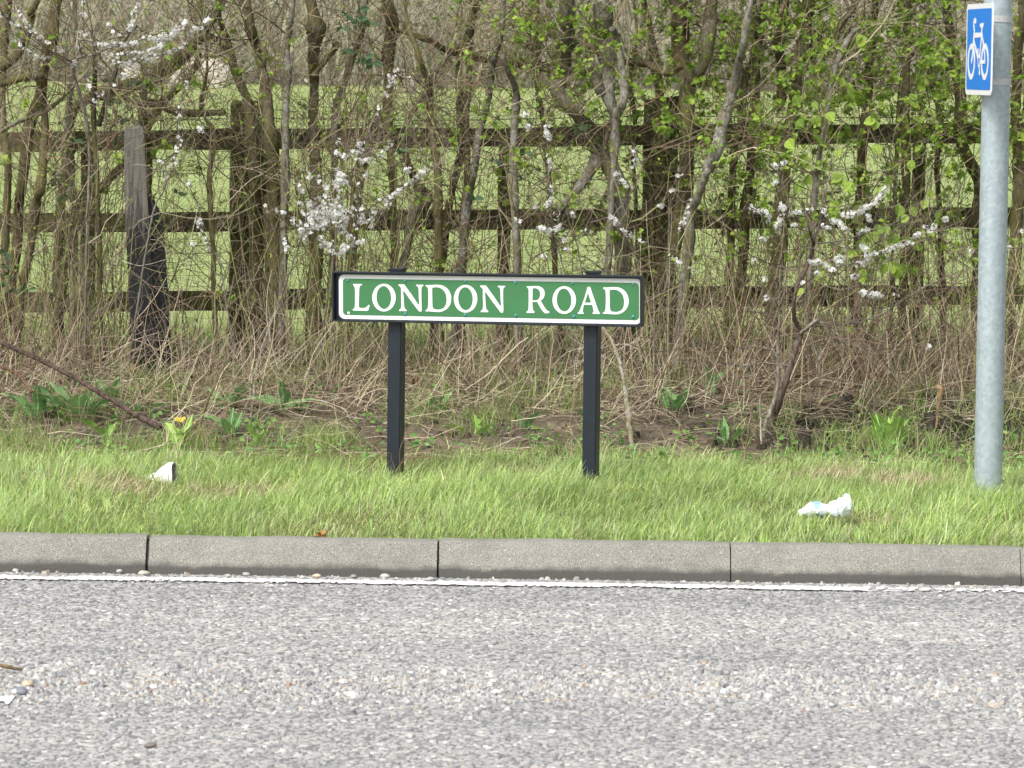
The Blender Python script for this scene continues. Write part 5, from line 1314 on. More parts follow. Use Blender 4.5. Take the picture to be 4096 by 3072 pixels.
def verge_grass():
    n = 125000
    x = rng.uniform(-2.35, 2.35, n); y = .088 + 3.3 * rng.random(n)
    cl = wav(x, y, 7, 101) * .5 + wav(x, y, 19, 102) * .35
    lim = 2.42 + .34 * wav(x, y * 0, 3, 103) + .20 * wav(x, y, 11, 104)
    dens = (1 - smooth(-.35, .25, y - lim)) * (.62 + .38 * smooth(-.7, .3, cl)) + .10 * (1 - smooth(lim, lim + 1.0, y)) * (cl > .25)
    keep = rng.random(n) < dens
    x, y, cl = x[keep], y[keep], cl[keep]; n = len(x)
    L = rng.uniform(.030, .088, n) * (1 + .50 * cl) * (1 - .35 * smooth(1.6, 2.9, y)) * (.55 + .45 * smooth(.13, .32, y))
    L *= np.where(rng.random(n) < .10, 1.5, 1)
    wid = rng.uniform(.0022, .0044, n) * np.where(rng.random(n) < .08, 1.6, 1)
    dirn = .35 + .9 * wav(x, y, 2.6, 105)                                # tufts combed mostly to the right
    az = np.where(rng.random(n) < .45, dirn + rng.normal(0, .6, n), rng.uniform(0, 6.28, n))
    az = np.where((y < .22) & (rng.random(n) < .35), -1.57 + rng.normal(0, .5, n), az)
    el = np.abs(rng.normal(.42, .32, n))
    pal = np.array([(.43, .57, .17), (.50, .62, .23), (.34, .51, .12), (.57, .62, .30), (.42, .59, .28), (.24, .40, .08)])
    pw = rng.choice(6, n, p=[.26, .24, .18, .10, .12, .10])
    col = pal[pw] * (1 + .12 * wav(x, y, 3.2, 106) + .10 * wav(x, y, 12, 108))[:, None] * rng.uniform(.62, 1.22, (n, 1))
    pst = .09 + .34 * smooth(.5, 1.0, wav(x, y, 4.5, 107)) + .25 * smooth(2.0, 2.9, y)
    for sx, sy, rx in ((480, 1965, .16), (840, 1985, .20), (1080, 1975, .13), (1480, 1900, .16), (1870, 1920, .14), (3480, 2090, .12), (3700, 1930, .18), (2120, 1880, .12), (3330, 1900, .15)):
        p_ = ground(sx / 4, sy / 4); pst = pst + .75 * np.exp(-((x - p_.x) / rx) ** 2 - ((y - p_.y) / (rx * 1.2)) ** 2)
    straw = rng.random(n) < pst
    L = np.where(straw, L * .75, L); el = np.where(straw, el + rng.uniform(0, .9, n), el)
    col[straw] = np.array([(.58, .50, .31)]) * rng.uniform(.75, 1.15, (straw.sum(), 1))
    blades("verge_grass", x, y, L, wid, np.clip(col, .02, .8), np.stack([az, el], 1), "bright lush green grass of the roadside verge", "grass", (.25, 1.0))
    # sparser tufts on the bank
    nt = 420; tx = rng.uniform(-2.4, 2.4, nt); ty = 2.6 + 1.9 * rng.random(nt) ** 1.2; kk_ = wav(tx, ty, 4, 151) > -.15; tx, ty = tx[kk_], ty[kk_]; nt = len(tx)
    idx = rng.integers(0, nt, 9500)
    x = tx[idx] + rng.normal(0, .05, 9500); y = ty[idx] + rng.normal(0, .045, 9500); n = 9500
    col = np.array([(.27, .42, .09), (.36, .50, .15), (.20, .33, .06), (.48, .41, .25)])[rng.integers(0, 4, n)] * rng.uniform(.8, 1.15, (n, 1))
    blades("bank_grass", x, y, rng.uniform(.05, .17, n), rng.uniform(.002, .0042, n), col, np.stack([rng.uniform(0, 6.28, n), np.abs(rng.normal(.35, .25, n))], 1), "scattered grass tufts growing on the bare bank", "grass", (.3, 1.2))
    # rough grass along the field side of the fence
    n = 9000; x = rng.uniform(-3, 3, n); y = 5.2 + 1.3 * rng.random(n) ** 1.5
    col = np.array([(.24, .36, .08), (.30, .40, .12), (.20, .31, .06)])[rng.integers(0, 3, n)] * rng.uniform(.8, 1.15, (n, 1))
    blades("field_edge_grass", x, y, rng.uniform(.06, .20, n), rng.uniform(.003, .005, n), col, np.stack([rng.uniform(0, 6.28, n), np.abs(rng.normal(.3, .2, n))], 1), "taller pasture grass along the foot of the fence", "grass")
verge_grass()

# ------------------------------------------------------------------ broad-leaved docks: each leaf a part
def dock_leaf_mesh(seed, wide=.30):
    r = np.random.default_rng(seed); n = 9
    V = []
    for i in range(n + 1):
        t = i / n
        w = wide * (math.sin(math.pi * min(1, t ** .75 * .97 + .02)) ** .8) * .5 * (1 if t > .12 else .25)
        bend = .6 * t - .3 * t * t
        xx = t; zz = .30 * math.sin(bend * 1.7) - (.10 + .16 * (seed % 3)) * t * t + .02 * math.sin(t * 11 + seed)
        wv = .055 * math.sin(t * 17 + seed) ; wv2 = .055 * math.sin(t * 15 + seed * 2 + 1)
        V += [(xx, -w * (1 + r.normal(0, .06)), zz + w * .55 + wv * w * 5), (xx, -w * .5, zz + w * .22), (xx, 0, zz), (xx, w * .5, zz + w * .22), (xx, w * (1 + r.normal(0, .06)), zz + w * .55 + wv2 * w * 5)]
    V.append((1.05, 0, V[-3][2] - .03))
    i = np.arange((n + 1) * 5).reshape(n + 1, 5)
    q = np.stack([i[:-1, :-1], i[1:, :-1], i[1:, 1:], i[:-1, 1:]], -1).reshape(-1, 4)
    t = np.array([(i[n, k], len(V) - 1, i[n, k + 1]) for k in range(4)])
    return np_mesh("leaf", V, [q, t], None, True)
def dock_mat(name, a, b):
    m, nt, bs, out = new_mat(name)
    nz = noise(nt, 6, 4, .6); oi = node(nt, "ShaderNodeObjectInfo")
    c = ramp(nt, nz.outputs["Fac"], [(.3, a), (.7, b)]).outputs[0]
    v = ramp(nt, oi.outputs["Random"], [(0, (.75, .8, .75)), (1, (1.25, 1.15, 1.1))]).outputs[0]
    c = mix(nt, 1.0, c, v, 'MULTIPLY')
    tc = node(nt, "ShaderNodeTexCoord"); sx = node(nt, "ShaderNodeSeparateXYZ"); nt.links.new(tc.outputs["Object"], sx.inputs[0])
    ab = node(nt, "ShaderNodeMath", operation='ABSOLUTE'); nt.links.new(sx.outputs["Y"], ab.inputs[0])
    rib = ramp(nt, ab.outputs[0], [(.006, (1, 1, 1)), (.02, (0, 0, 0))]).outputs[0]
    c = mix(nt, rib, c, tuple(x * 1.7 for x in b))
    n9 = noise(nt, 9, 3, .7); bl = ramp(nt, n9.outputs["Fac"], [(.64, (0, 0, 0)), (.72, (.7, .7, .7))]).outputs[0]
    c = mix(nt, bl, c, (.30, .24, .09))
    nt.links.new(c, bs.inputs["Base Color"]); bs.inputs["Roughness"].default_value = .6; bs.inputs["Specular IOR Level"].default_value = .35
    t = node(nt, "ShaderNodeBsdfTranslucent"); nt.links.new(c, t.inputs[0])
    ms = node(nt, "ShaderNodeMixShader"); ms.inputs[0].default_value = .28
    nt.links.new(bs.outputs[0], ms.inputs[1]); nt.links.new(t.outputs[0], ms.inputs[2]); nt.links.new(ms.outputs[0], out.inputs[0])
    bump(nt, bs, nz.outputs["Fac"], .25, .05)
    return m
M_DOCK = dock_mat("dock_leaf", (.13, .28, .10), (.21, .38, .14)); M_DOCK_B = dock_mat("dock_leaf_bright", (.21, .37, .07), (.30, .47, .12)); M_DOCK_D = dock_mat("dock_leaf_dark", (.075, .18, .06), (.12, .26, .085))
LEAF_ME = {}
for kind_, mt in (('m', M_DOCK), ('b', M_DOCK_B), ('d', M_DOCK_D)):
    for sd in range(4):
        me = dock_leaf_mesh(sd + 3, .27 + .05 * (sd % 3)); me.materials.append(mt); LEAF_ME[kind_, sd] = me
def dock(sx, sy, n, size, kind_, up, label, spread=.03):
    p = ground(sx / 4, sy / 4)
    t = empty("dock_plant", p, label, "plant", "broad-leaved docks on the bank")
    a0 = random.uniform(0, 6.28)
    for i in range(n):
        o = link("leaf", LEAF_ME[kind_, i % 4], t)
        s = size * random.uniform(.55, 1.15) * .98
        a = a0 + i * 2.4 + random.uniform(-.3, .3)
        o.location = (math.cos(a) * spread * random.random(), math.sin(a) * spread * random.random(), .002)
        el = -(min(1.25, up + .22) + random.uniform(-.35, .25))
        o.rotation_euler = (random.uniform(-.5, .5), el, a)
        o.scale = (s, s * random.uniform(.85, 1.2), s)
for d in [(150, 1680, 10, .17, 'm', .55, "large dock clump nearest the left edge, in front of the fallen branch", .09), (330, 1670, 10, .18, 'm', .65, "lush dock clump with tall leaves, second from the left edge", .08), (440, 1620, 4, .14, 'm', 1.0, "narrow upright dock below the fallen branch's middle", .03),
          (905, 1640, 6, .15, 'm', .35, "flat spreading dock between the old post and the nameplate", .04), (1130, 1650, 7, .17, 'm', .4, "dock with a long arched leaf left of the nameplate's left post", .05), (925, 1745, 5, .13, 'm', .8, "dock with two blunt upright leaves at the grass edge below the old post", .03),
          (1500, 1480, 4, .26, 'm', .9, "tall dock leaf leaning beside the nameplate's left post", .04), (1740, 1650, 6, .10, 'm', .85, "row of small upright dock leaves just right of the left post", .07), (2000, 1500, 6, .15, 'm', .9, "dock standing in the straw under the word LONDON", .05),
          (2105, 1730, 5, .10, 'm', .9, "small dock on the bare soil between the two nameplate posts", .03), (1900, 1745, 4, .11, 'b', .3, "bright low dock leaves on bare soil midway between the nameplate posts", .06), (2690, 1650, 8, .12, 'm', .8, "leafy dock clump right of the nameplate's right post", .08), (2850, 1590, 5, .15, 'm', 1.1, "upright dock with tall narrow leaves left of the sapling", .04), (2900, 1785, 5, .11, 'm', .9, "dock at the grass edge left of the sapling foot", .04),
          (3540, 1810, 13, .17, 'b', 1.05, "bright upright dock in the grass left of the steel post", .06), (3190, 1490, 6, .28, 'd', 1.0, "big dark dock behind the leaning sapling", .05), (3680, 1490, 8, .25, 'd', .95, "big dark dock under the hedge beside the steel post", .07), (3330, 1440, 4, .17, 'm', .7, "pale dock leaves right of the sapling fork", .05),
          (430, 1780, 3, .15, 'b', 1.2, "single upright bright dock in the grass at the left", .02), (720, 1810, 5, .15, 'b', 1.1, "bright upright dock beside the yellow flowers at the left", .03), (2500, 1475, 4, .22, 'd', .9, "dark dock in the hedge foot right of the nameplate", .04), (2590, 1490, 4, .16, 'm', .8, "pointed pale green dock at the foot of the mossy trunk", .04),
          (560, 1660, 4, .13, 'm', .5, "low dock under the fallen branch's lower end", .04), (1030, 1790, 3, .12, 'b', 1.2, "lone upright dock leaf left of the nameplate at the grass edge", .02), (2340, 1700, 4, .09, 'm', .8, "tiny dock left of the nameplate's right post", .03)]: dock(*d)

# ------------------------------------------------------------------ lime-green hazel leaves in front of the right part of the hedge
def hazel():
    n = 12; V = []
    me_pts = [(0, 0), (.08, .22), (.28, .42), (.52, .46), (.76, .32), (1.02, .0), (.76, -.32), (.52, -.46), (.28, -.42), (.08, -.22)]
    o_ = np.array(me_pts + [(.3, 0), (.65, 0)])
    V = [(x, y, abs(y) * .35 - .12 * x * x + .02 * math.sin(9 * x + 5 * y)) for x, y in o_]
    tris = [(0, 1, 10), (1, 2, 10), (2, 3, 10), (3, 11, 10), (3, 4, 11), (4, 5, 11), (5, 6, 11), (6, 7, 11), (7, 10, 11), (7, 8, 10), (8, 9, 10), (9, 0, 10)]
    me = np_mesh("leaf", V, [np.array(tris)], None, False)
    me.materials.append(dock_mat("hazel_leaf", (.21, .34, .045), (.29, .42, .075)))
    root_p = at(3420 / 4, 1330 / 4, 4.0); root_p.z = float(gz(root_p.x, 4.0))
    t = empty("hazel_sapling", root_p, "hazel sapling with broad lime green leaves among the white sprays at the right", "shrub")
    R0 = np.array(root_p); acc = Acc(); tips = []
    for (sx, sy, ex, ey) in ((3400, 1330, 3300, 330), (3440, 1330, 3480, 420), (3430, 1330, 3620, 560), (3380, 1330, 3200, 640), (3450, 1330, 3700, 800)):
        a, b = np.array(at(sx / 4, sy / 4, 4.05)), np.array(at(ex / 4, ey / 4, 3.95)); a[2] = float(gz(a[0], a[1])) - .02
        mid = (a + b) / 2 + np.array([rng.normal(0, .05), -.03, .05]); P = resample(np.array([a, mid, b]), 30) + rng.normal(0, .004, (30, 3))
        acc.add(*tubes(P[None], np.linspace(.0048, .0014, 30)[None], 5, (.20, .15, .09))); tips.append(P)
    spots = [(3260, 460), (3290, 400), (3370, 310), (3400, 330), (3310, 450), (3450, 140), (3480, 470), (3500, 480), (3250, 410), (3350, 600), (3240, 700), (3200, 730), (3230, 620), (3380, 700), (3410, 730), (3500, 580), (3490, 450), (3320, 810), (3600, 1060), (3640, 830), (3600, 820), (3630, 860), (3560, 1050), (3540, 1055), (3450, 960), (3460, 1090), (3480, 920), (3500, 930), (3420, 1000), (3340, 840), (3720, 760), (3700, 800), (3190, 480), (3180, 380), (3690, 920), (3220, 1160), (3300, 1080), (3390, 1310), (3440, 1080), (3520, 900), (3580, 930), (3210, 860), (3440, 830), (3560, 700), (3650, 640), (3150, 560)]
    allp = np.concatenate(tips)
    for sx, sy in spots:
        w = np.array(at(sx / 4, sy / 4, 3.92 + random.uniform(-.06, .06)))
        j = np.argmin(np.linalg.norm(allp - w, axis=1)); e = allp[max(0, j - 2)]
        C = resample(np.array([e, (e + w) / 2 + np.array([0, 0, .02]), w]), 8)
        acc.add(*tubes(C[None], np.linspace(.0016, .0008, 8)[None], 3, (.24, .22, .10)))
        for q in range(random.choice((1, 1, 2))):
            o = link("leaf", me, t); s = random.uniform(.034, .058)
            o.location = Vector(w) - root_p + Vector((random.uniform(-.02, .02) * q, random.uniform(-.02, .02), random.uniform(-.03, .0) * q))
            o.rotation_euler = (random.uniform(.9, 1.7), random.uniform(-.5, .5), random.uniform(-.7, .7)); o.rotation_euler.rotate_axis('Z', random.uniform(-2.6, -.5)); o.scale = (s, s, s)
    link("stem", acc.mesh("stem", R0), t, M_TWIG)
hazel()

# dark ivy-like bramble sprays
def bramble(label, spots, Y, base):
    acc = Acc(); b = np.array(at(*[v / 4 for v in base], Y)); b[2] = float(gz(b[0], b[1]))
    t = empty("bramble", b, label, "plant", "evergreen bramble sprays in the hedge")
    me = np_mesh("leaf", [(0, 0, 0), (.25, .25, .06), (.55, .33, .08), (.85, .18, .02), (1.05, 0, -.06), (.85, -.18, .02), (.55, -.33, .08), (.25, -.25, .06), (.5, 0, 0)], [np.array([(i, (i + 1) % 8, 8) for i in range(8)])])
    me.materials.append(BR_MAT)
    for sx, sy in spots:
        w = np.array(at(sx / 4, sy / 4, Y + random.uniform(-.05, .05)))
        C = resample(np.array([b + np.array([random.uniform(-.02, .02), 0, 0]), (b + w) / 2 + np.array([random.uniform(-.1, .1), 0, .1]), w]), 14)
        acc.add(*tubes(C[None], np.linspace(.0024, .001, 14)[None], 4, (.15, .10, .06)))
        for q in range(3):
            o = link("leaf", me, t); s = random.uniform(.030, .046)
            o.location = Vector(w - b); o.rotation_euler = (random.uniform(.6, 1.4), random.uniform(-.4, .9), 2.1 * q + random.uniform(-.4, .4)); o.scale = (s, s, s)
    link("cane", acc.mesh("cane", b), t, M_TWIG)
BR_MAT = dock_mat("bramble_leaf", (.05, .115, .055), (.09, .17, .075))
bramble("bramble with dark blue-green leaves behind the top of the old post", [(430, 320), (450, 400), (470, 460), (510, 330), (560, 320), (590, 320), (520, 400), (490, 480), (480, 550)], 4.6, (470, 1400))
bramble("bramble with dark leaves low at the left edge of the hedge", [(20, 1010), (30, 1100), (10, 1130), (60, 1160), (110, 1150), (20, 1060)], 4.0, (60, 1480))
bramble("bramble with dark leaves left of the old post's bleached top", [(230, 700), (220, 720), (350, 710), (250, 780), (300, 560), (310, 600), (710, 770)], 4.4, (280, 1440))
bramble("bramble with round leaves high up left of the white end-on sheep", [(1390, 60), (1430, 80), (1440, 40), (1450, 240), (1460, 230), (1380, 200), (1480, 90), (1490, 250), (1370, 110)], 4.2, (1400, 1400))
bramble("bramble leaves hanging over the rail in the middle of the hedge", [(2100, 610), (1980, 640), (1900, 790), (2310, 510), (1600, 600), (1390, 1010)], 4.2, (2050, 1380))

# ------------------------------------------------------------------ single stems, branches and sticks
def stick(name, label, cat, pts, Y, col, group=None, mat=None, sides=7, knob=.12, ground_ends=False):
    """pts: (src x, src y, width in source pixels)"""
    W = []
    for i, (sx, sy, w) in enumerate(pts):
        yy = Y[i] if isinstance(Y, (list, tuple)) else Y
        p = at(sx / 4, sy / 4, yy); W.append((p.x, p.y, p.z, w / 4 / (FPX / (12 + yy)) / 2))
    W = np.array(W); L = np.linalg.norm(np.diff(W[:, :3], axis=0), axis=1).sum(); K = max(8, int(L / .018)); R = resample(W, K)
    P = R[:, :3] + rng.normal(0, .0012, (K, 3))
    acc = Acc(); acc.add(*tubes(P[None], np.maximum(R[:, 3], .001)[None], sides, col, knob, True))
    org = P[np.argmin(P[:, 2])]
    o = link(name, acc.mesh(name, org, True), None, mat or M_BARK); o.location = org
    return tag(o, label, cat, group), P
def with_parts(name, label, cat, pts, Y, col, part="stem", twigs=0, group=None, mat=None):
    o, P = stick(part, None, None, pts, Y, col, None, mat)
    e = empty(name, o.location.copy(), label, cat, group)
    org = np.array(o.location); o.parent = e; o.location = (0, 0, 0)
    if twigs:
        T = unit(np.gradient(P, axis=0)); tw, _, _ = grow_twigs(P[2:], T[2:], twigs, (.06, .25), (.001, .002), 2)
        acc = Acc()
        for a, r in tw: acc.add(*tubes(a, r, 3, np.array(col) * 1.2))
        tag(link("twigs", acc.mesh("twigs", org), e, M_TWIG), kind='stuff')
    return e
with_parts("fallen_branch", "long dark fallen branch slanting down from the left edge across the bank", "branch", [(-60, 1340, 20), (0, 1368, 20), (120, 1420, 20), (260, 1490, 19), (380, 1560, 19), (480, 1620, 22), (560, 1670, 26), (640, 1705, 30)], [3.5, 3.42, 3.3, 3.15, 3.05, 2.95, 2.9, 2.85], (.10, .072, .06), "limb", 10, None, M_BARK_DARK)
with_parts("fallen_branch", "thinner reddish broken branch under the long one at the left edge", "branch", [(-40, 1450, 12), (60, 1490, 13), (110, 1540, 13), (125, 1570, 10)], [3.3, 3.2, 3.1, 3.05], (.17, .10, .07), "limb", 6, None, M_BARK_DARK)
with_parts("dead_stalk", "pale split dead stalk leaning beside the nameplate's right post", "stalk", [(2412, 1310, 12), (2450, 1370, 14), (2480, 1450, 15), (2500, 1560, 17), (2512, 1640, 26), (2520, 1720, 22), (2530, 1800, 20), (2540, 1850, 18)], [3.6, 3.5, 3.4, 3.2, 3.1, 3.0, 2.9, 2.8], (.33, .28, .22), "stem", 6, "dead stalks", M_BARK_PALE)
with_parts("dead_stalk", "grey dead stalk with curled side shoots left of the nameplate", "stalk", [(960, 1890, 9), (1000, 1700, 9), (1030, 1460, 9), (1080, 1300, 9), (1110, 1240, 7)], [2.9, 3.3, 3.6, 3.8, 3.85], (.30, .265, .21), "stem", 8, "dead stalks", M_BARK_PALE)
with_parts("dead_stalk", "ragged brown dead stalk standing at the grass edge below the old post", "stalk", [(785, 1840, 16), (795, 1740, 14), (815, 1640, 12), (850, 1560, 8), (870, 1520, 5)], [2.75, 2.9, 3.0, 3.05, 3.1], (.20, .145, .10), "stem", 12, "dead stalks")
with_parts("dead_stalk", "straight brown dead stalk left of the sapling foot", "stalk", [(2972, 1860, 8), (2985, 1780, 9), (3000, 1690, 10), (3010, 1630, 9)], [2.7, 2.75, 2.75, 2.8], (.19, .14, .11), "stem", 2, "dead stalks")
with_parts("dead_stalk", "pale straight dead stalk touching the sapling foot on its left", "stalk", [(3045, 1780, 7), (3042, 1690, 8), (3040, 1590, 7)], [2.75, 2.8, 2.8], (.36, .31, .25), "stem", 0, "dead stalks", M_BARK_PALE)
with_parts("dead_stalk", "pair of pale straw stalks leaning right behind the crumpled cup", "stalk", [(600, 1945, 4), (650, 1890, 5), (690, 1845, 5), (720, 1800, 4)], [2.0, 2.1, 2.2, 2.3], (.52, .44, .30), "stem", 3, "dead stalks", M_STRAW)
with_parts("dead_stalk", "brown stub of a cut weed standing in the grass left of the crumpled cup", "stalk", [(498, 1955, 12), (500, 1910, 14), (492, 1875, 10)], 1.65, (.26, .19, .13), "stem", 3, "dead stalks")
with_parts("dead_stalk", "short thorny twig standing in front of the nameplate's left post", "stalk", [(1598, 1950, 6), (1593, 1915, 7), (1600, 1880, 6), (1606, 1850, 6)], 1.6, (.13, .085, .06), "stem", 4, "dead stalks")
with_parts("dead_stalk", "pale woody stub in the grass left of the nameplate's left post", "stalk", [(1505, 1965, 12), (1508, 1945, 13), (1510, 1930, 11)], 1.55, (.40, .34, .28), "stem", 0, "dead stalks", M_BARK_PALE)
with_parts("dead_stalk", "dark leaning twig on the bare soil between the nameplate posts", "stalk", [(1955, 1825, 5), (1985, 1770, 5), (2030, 1700, 5)], [2.7, 2.9, 3.1], (.12, .09, .075), "stem", 3, "dead stalks")
with_parts("dead_stalk", "tall pale dead stalk rising right of the steel post", "stalk", [(4040, 1500, 6), (4060, 1380, 6), (4090, 1250, 5), (4110, 1120, 4)], 3.7, (.50, .40, .26), "stem", 4, "dead stalks", M_STRAW)
with_parts("dead_stalk", "long pale reed lying over the brambles beside the steel post", "stalk", [(3690, 1540, 4), (3660, 1430, 5), (3640, 1330, 5), (3625, 1220, 4)], 3.8, (.52, .44, .30), "stem", 0, "dead stalks", M_STRAW)
with_parts("dead_stalk", "pale stalk slanting up from the straw to the nameplate's lower edge", "stalk", [(1860, 1560, 5), (1960, 1490, 6), (2060, 1390, 6), (2110, 1350, 5)], [3.3, 3.4, 3.5, 3.5], (.56, .48, .34), "stem", 0, "dead stalks", M_STRAW)
with_parts("dead_stalk", "slanting brown stalk crossing the straw right of the nameplate", "stalk", [(2590, 1600, 8), (2660, 1480, 8), (2740, 1380, 7), (2800, 1310, 6)], [3.2, 3.4, 3.6, 3.7], (.17, .13, .08), "stem", 4, "dead stalks")
e = with_parts("broken_stake", "snapped stake with a raw orange splintered top in the dug soil", "stake", [(3745, 1720, 9), (3752, 1640, 11), (3760, 1580, 24), (3762, 1552, 26), (3748, 1545, 18)], 3.25, (.40, .25, .15), "stake", 0)
with_parts("driftwood_stick", "weathered broken stick lying in the gravel at the left edge of the road", "stick", [(-30, 2688, 16), (20, 2697, 18), (60, 2704, 14), (92, 2713, 8)], -2.0, (.22, .15, .10), "stick", 0).location.z = .012

# ------------------------------------------------------------------ yellow celandines
def celandine(label, spots, Y):
    b = ground(spots[0][0] / 4, spots[0][1] / 4 + 6); t = empty("celandine", b, label, "flower", "yellow celandines on the bank")
    my = flat_mat("yellow_petal", (.80, .62, .02), .35, .5) if "yellow_petal" not in bpy.data.materials else bpy.data.materials["yellow_petal"]
    for sx, sy, s in spots:
        w = at(sx / 4, sy / 4, b.y - .12) - b
        V, Fc = [], []; nrm = Vector((random.uniform(-.3, .3), -.75, .6)).normalized(); a_ = nrm.cross(Vector((0, 0, 1))).normalized(); c_ = nrm.cross(a_)
        for i in range(8):
            a = i * math.pi / 4; u = a_ * math.cos(a) + c_ * math.sin(a); v = -a_ * math.sin(a) + c_ * math.cos(a); k0 = len(V)
            for (x_, y_, z_) in ((.1, 0, 0), (.5, .17, .1), (1, .0, .22), (.5, -.17, .1)): V.append(w + (u * x_ + v * y_ + nrm * z_) * s)
            Fc.append((k0, k0 + 1, k0 + 2, k0 + 3))
        me = bpy.data.meshes.new("flower"); me.from_pydata(V, [], Fc); link("flower", me, t, my)
        C = resample(np.array([(0, 0, 0), tuple(w * .5 + Vector((.004, 0, .006))), tuple(w)]), 8); acc = Acc(); acc.add(*tubes(C[None], np.full((1, 8), .0011), 4, (.15, .25, .06)))
        link("stem", acc.mesh("stem"), t, M_LEAF)
    acc = Acc(); n = 9; pos = np.stack([rng.normal(0, .035, n), rng.normal(0, .03, n), rng.uniform(.004, .025, n)], 1)
    acc.add(*leaves(pos, rng.normal(0, 1, (n, 3)) * np.array([1, 1, .2]), rng.uniform(.02, .032, n), np.array([(0, 0), (.05, .38), (.5, .5), (.9, .3), (1, 0), (.9, -.3), (.5, -.5), (.05, -.38)]), np.array([(.09, .21, .06)]) * rng.uniform(.8, 1.2, (n, 1))))
    tag(link("foliage", acc.mesh("foliage"), t, M_LEAF), kind='stuff')
celandine("celandine with two yellow star flowers right of the sapling", [(3368, 1613, .020), (3366, 1645, .013)], 3.2)
celandine("celandine with a cluster of yellow flowers behind the crumpled cup", [(708, 1677, .013), (722, 1680, .014), (735, 1676, .012), (730, 1684, .010), (777, 1690, .006), (775, 1716, .011), (720, 1750, .009)], 3.0)

# ------------------------------------------------------------------ fallen leaves that show singly
def dry_leaf(sx, sy, s, label, col=0, up=.5, Y=None):
    p = ground(sx / 4, sy / 4) if Y is None else at(sx / 4, sy / 4, Y)
    r = np.random.default_rng(int(sx * 7 + sy)); out = []
    for i in range(14):
        a = i * 2 * math.pi / 14; rr = (.5 if i % 2 else .34) * (1 + r.normal(0, .15)); out.append((rr * math.cos(a) * 1.2, rr * math.sin(a) * .85, .16 * math.sin(a * 2 + r.uniform(0, 6)) + .10 * r.normal()))
    V = [(0, 0, 0)] + out; me = np_mesh("dry_leaf", V, [np.array([(0, i + 1, (i + 1) % 14 + 1) for i in range(14)])])
    me.materials.append(bpy.data.materials[("dry_leaf_orange", "dry_leaf_tan", "dry_leaf_brown")[col]])
    o = link("dry_leaf", me); o.location = (p.x, p.y, p.z + s * .25); o.scale = (s, s, s); o.rotation_euler = (up + r.normal(0, .3), r.normal(0, .4), r.uniform(0, 6))
    tag(o, label, "leaf", "dry brown leaves on the ground")
flat_mat("dry_leaf_orange", (.34, .17, .07), .7, .2, 0, 4, .35); flat_mat("dry_leaf_tan", (.42, .31, .20), .7, .2, 0, 4, .3); flat_mat("dry_leaf_brown", (.20, .11, .06), .7, .2, 0, 4, .35)
for a in [(515, 1455, .11, "big curled orange-brown leaf at the left foot of the old post", 0, 1.1), (530, 1500, .09, "pale tan curled leaf just below the old post", 1, .9), (600, 1440, .07, "small brown leaf in front of the old post's foot", 2, .8), (460, 1530, .06, "tan leaf on the bank left of the old post", 1, .6), (980, 1530, .07, "orange dry leaf between the old post and the nameplate", 0, .8), (1040, 1545, .06, "brown dry leaf beside the arched dock left of the nameplate", 2, .6), (1660, 1545, .08, "orange-brown leaf in the straw right of the left nameplate post", 0, .7), (3190, 1545, .09, "flat orange leaf lying behind the sapling", 0, .4), (3520, 1530, .09, "orange-brown leaf lying below the dark dock by the steel post", 0, .4), (3270, 1530, .05, "small tan leaf right of the sapling", 1, .5), (1430, 1270, .06, "rusty leaf caught near the nameplate's left end", 0, 1.2)]: dry_leaf(*a)
dry_leaf(1285, 2156, .045, "pointed brown leaf lying on the kerb edge below the nameplate", 0, 1.2, .13)

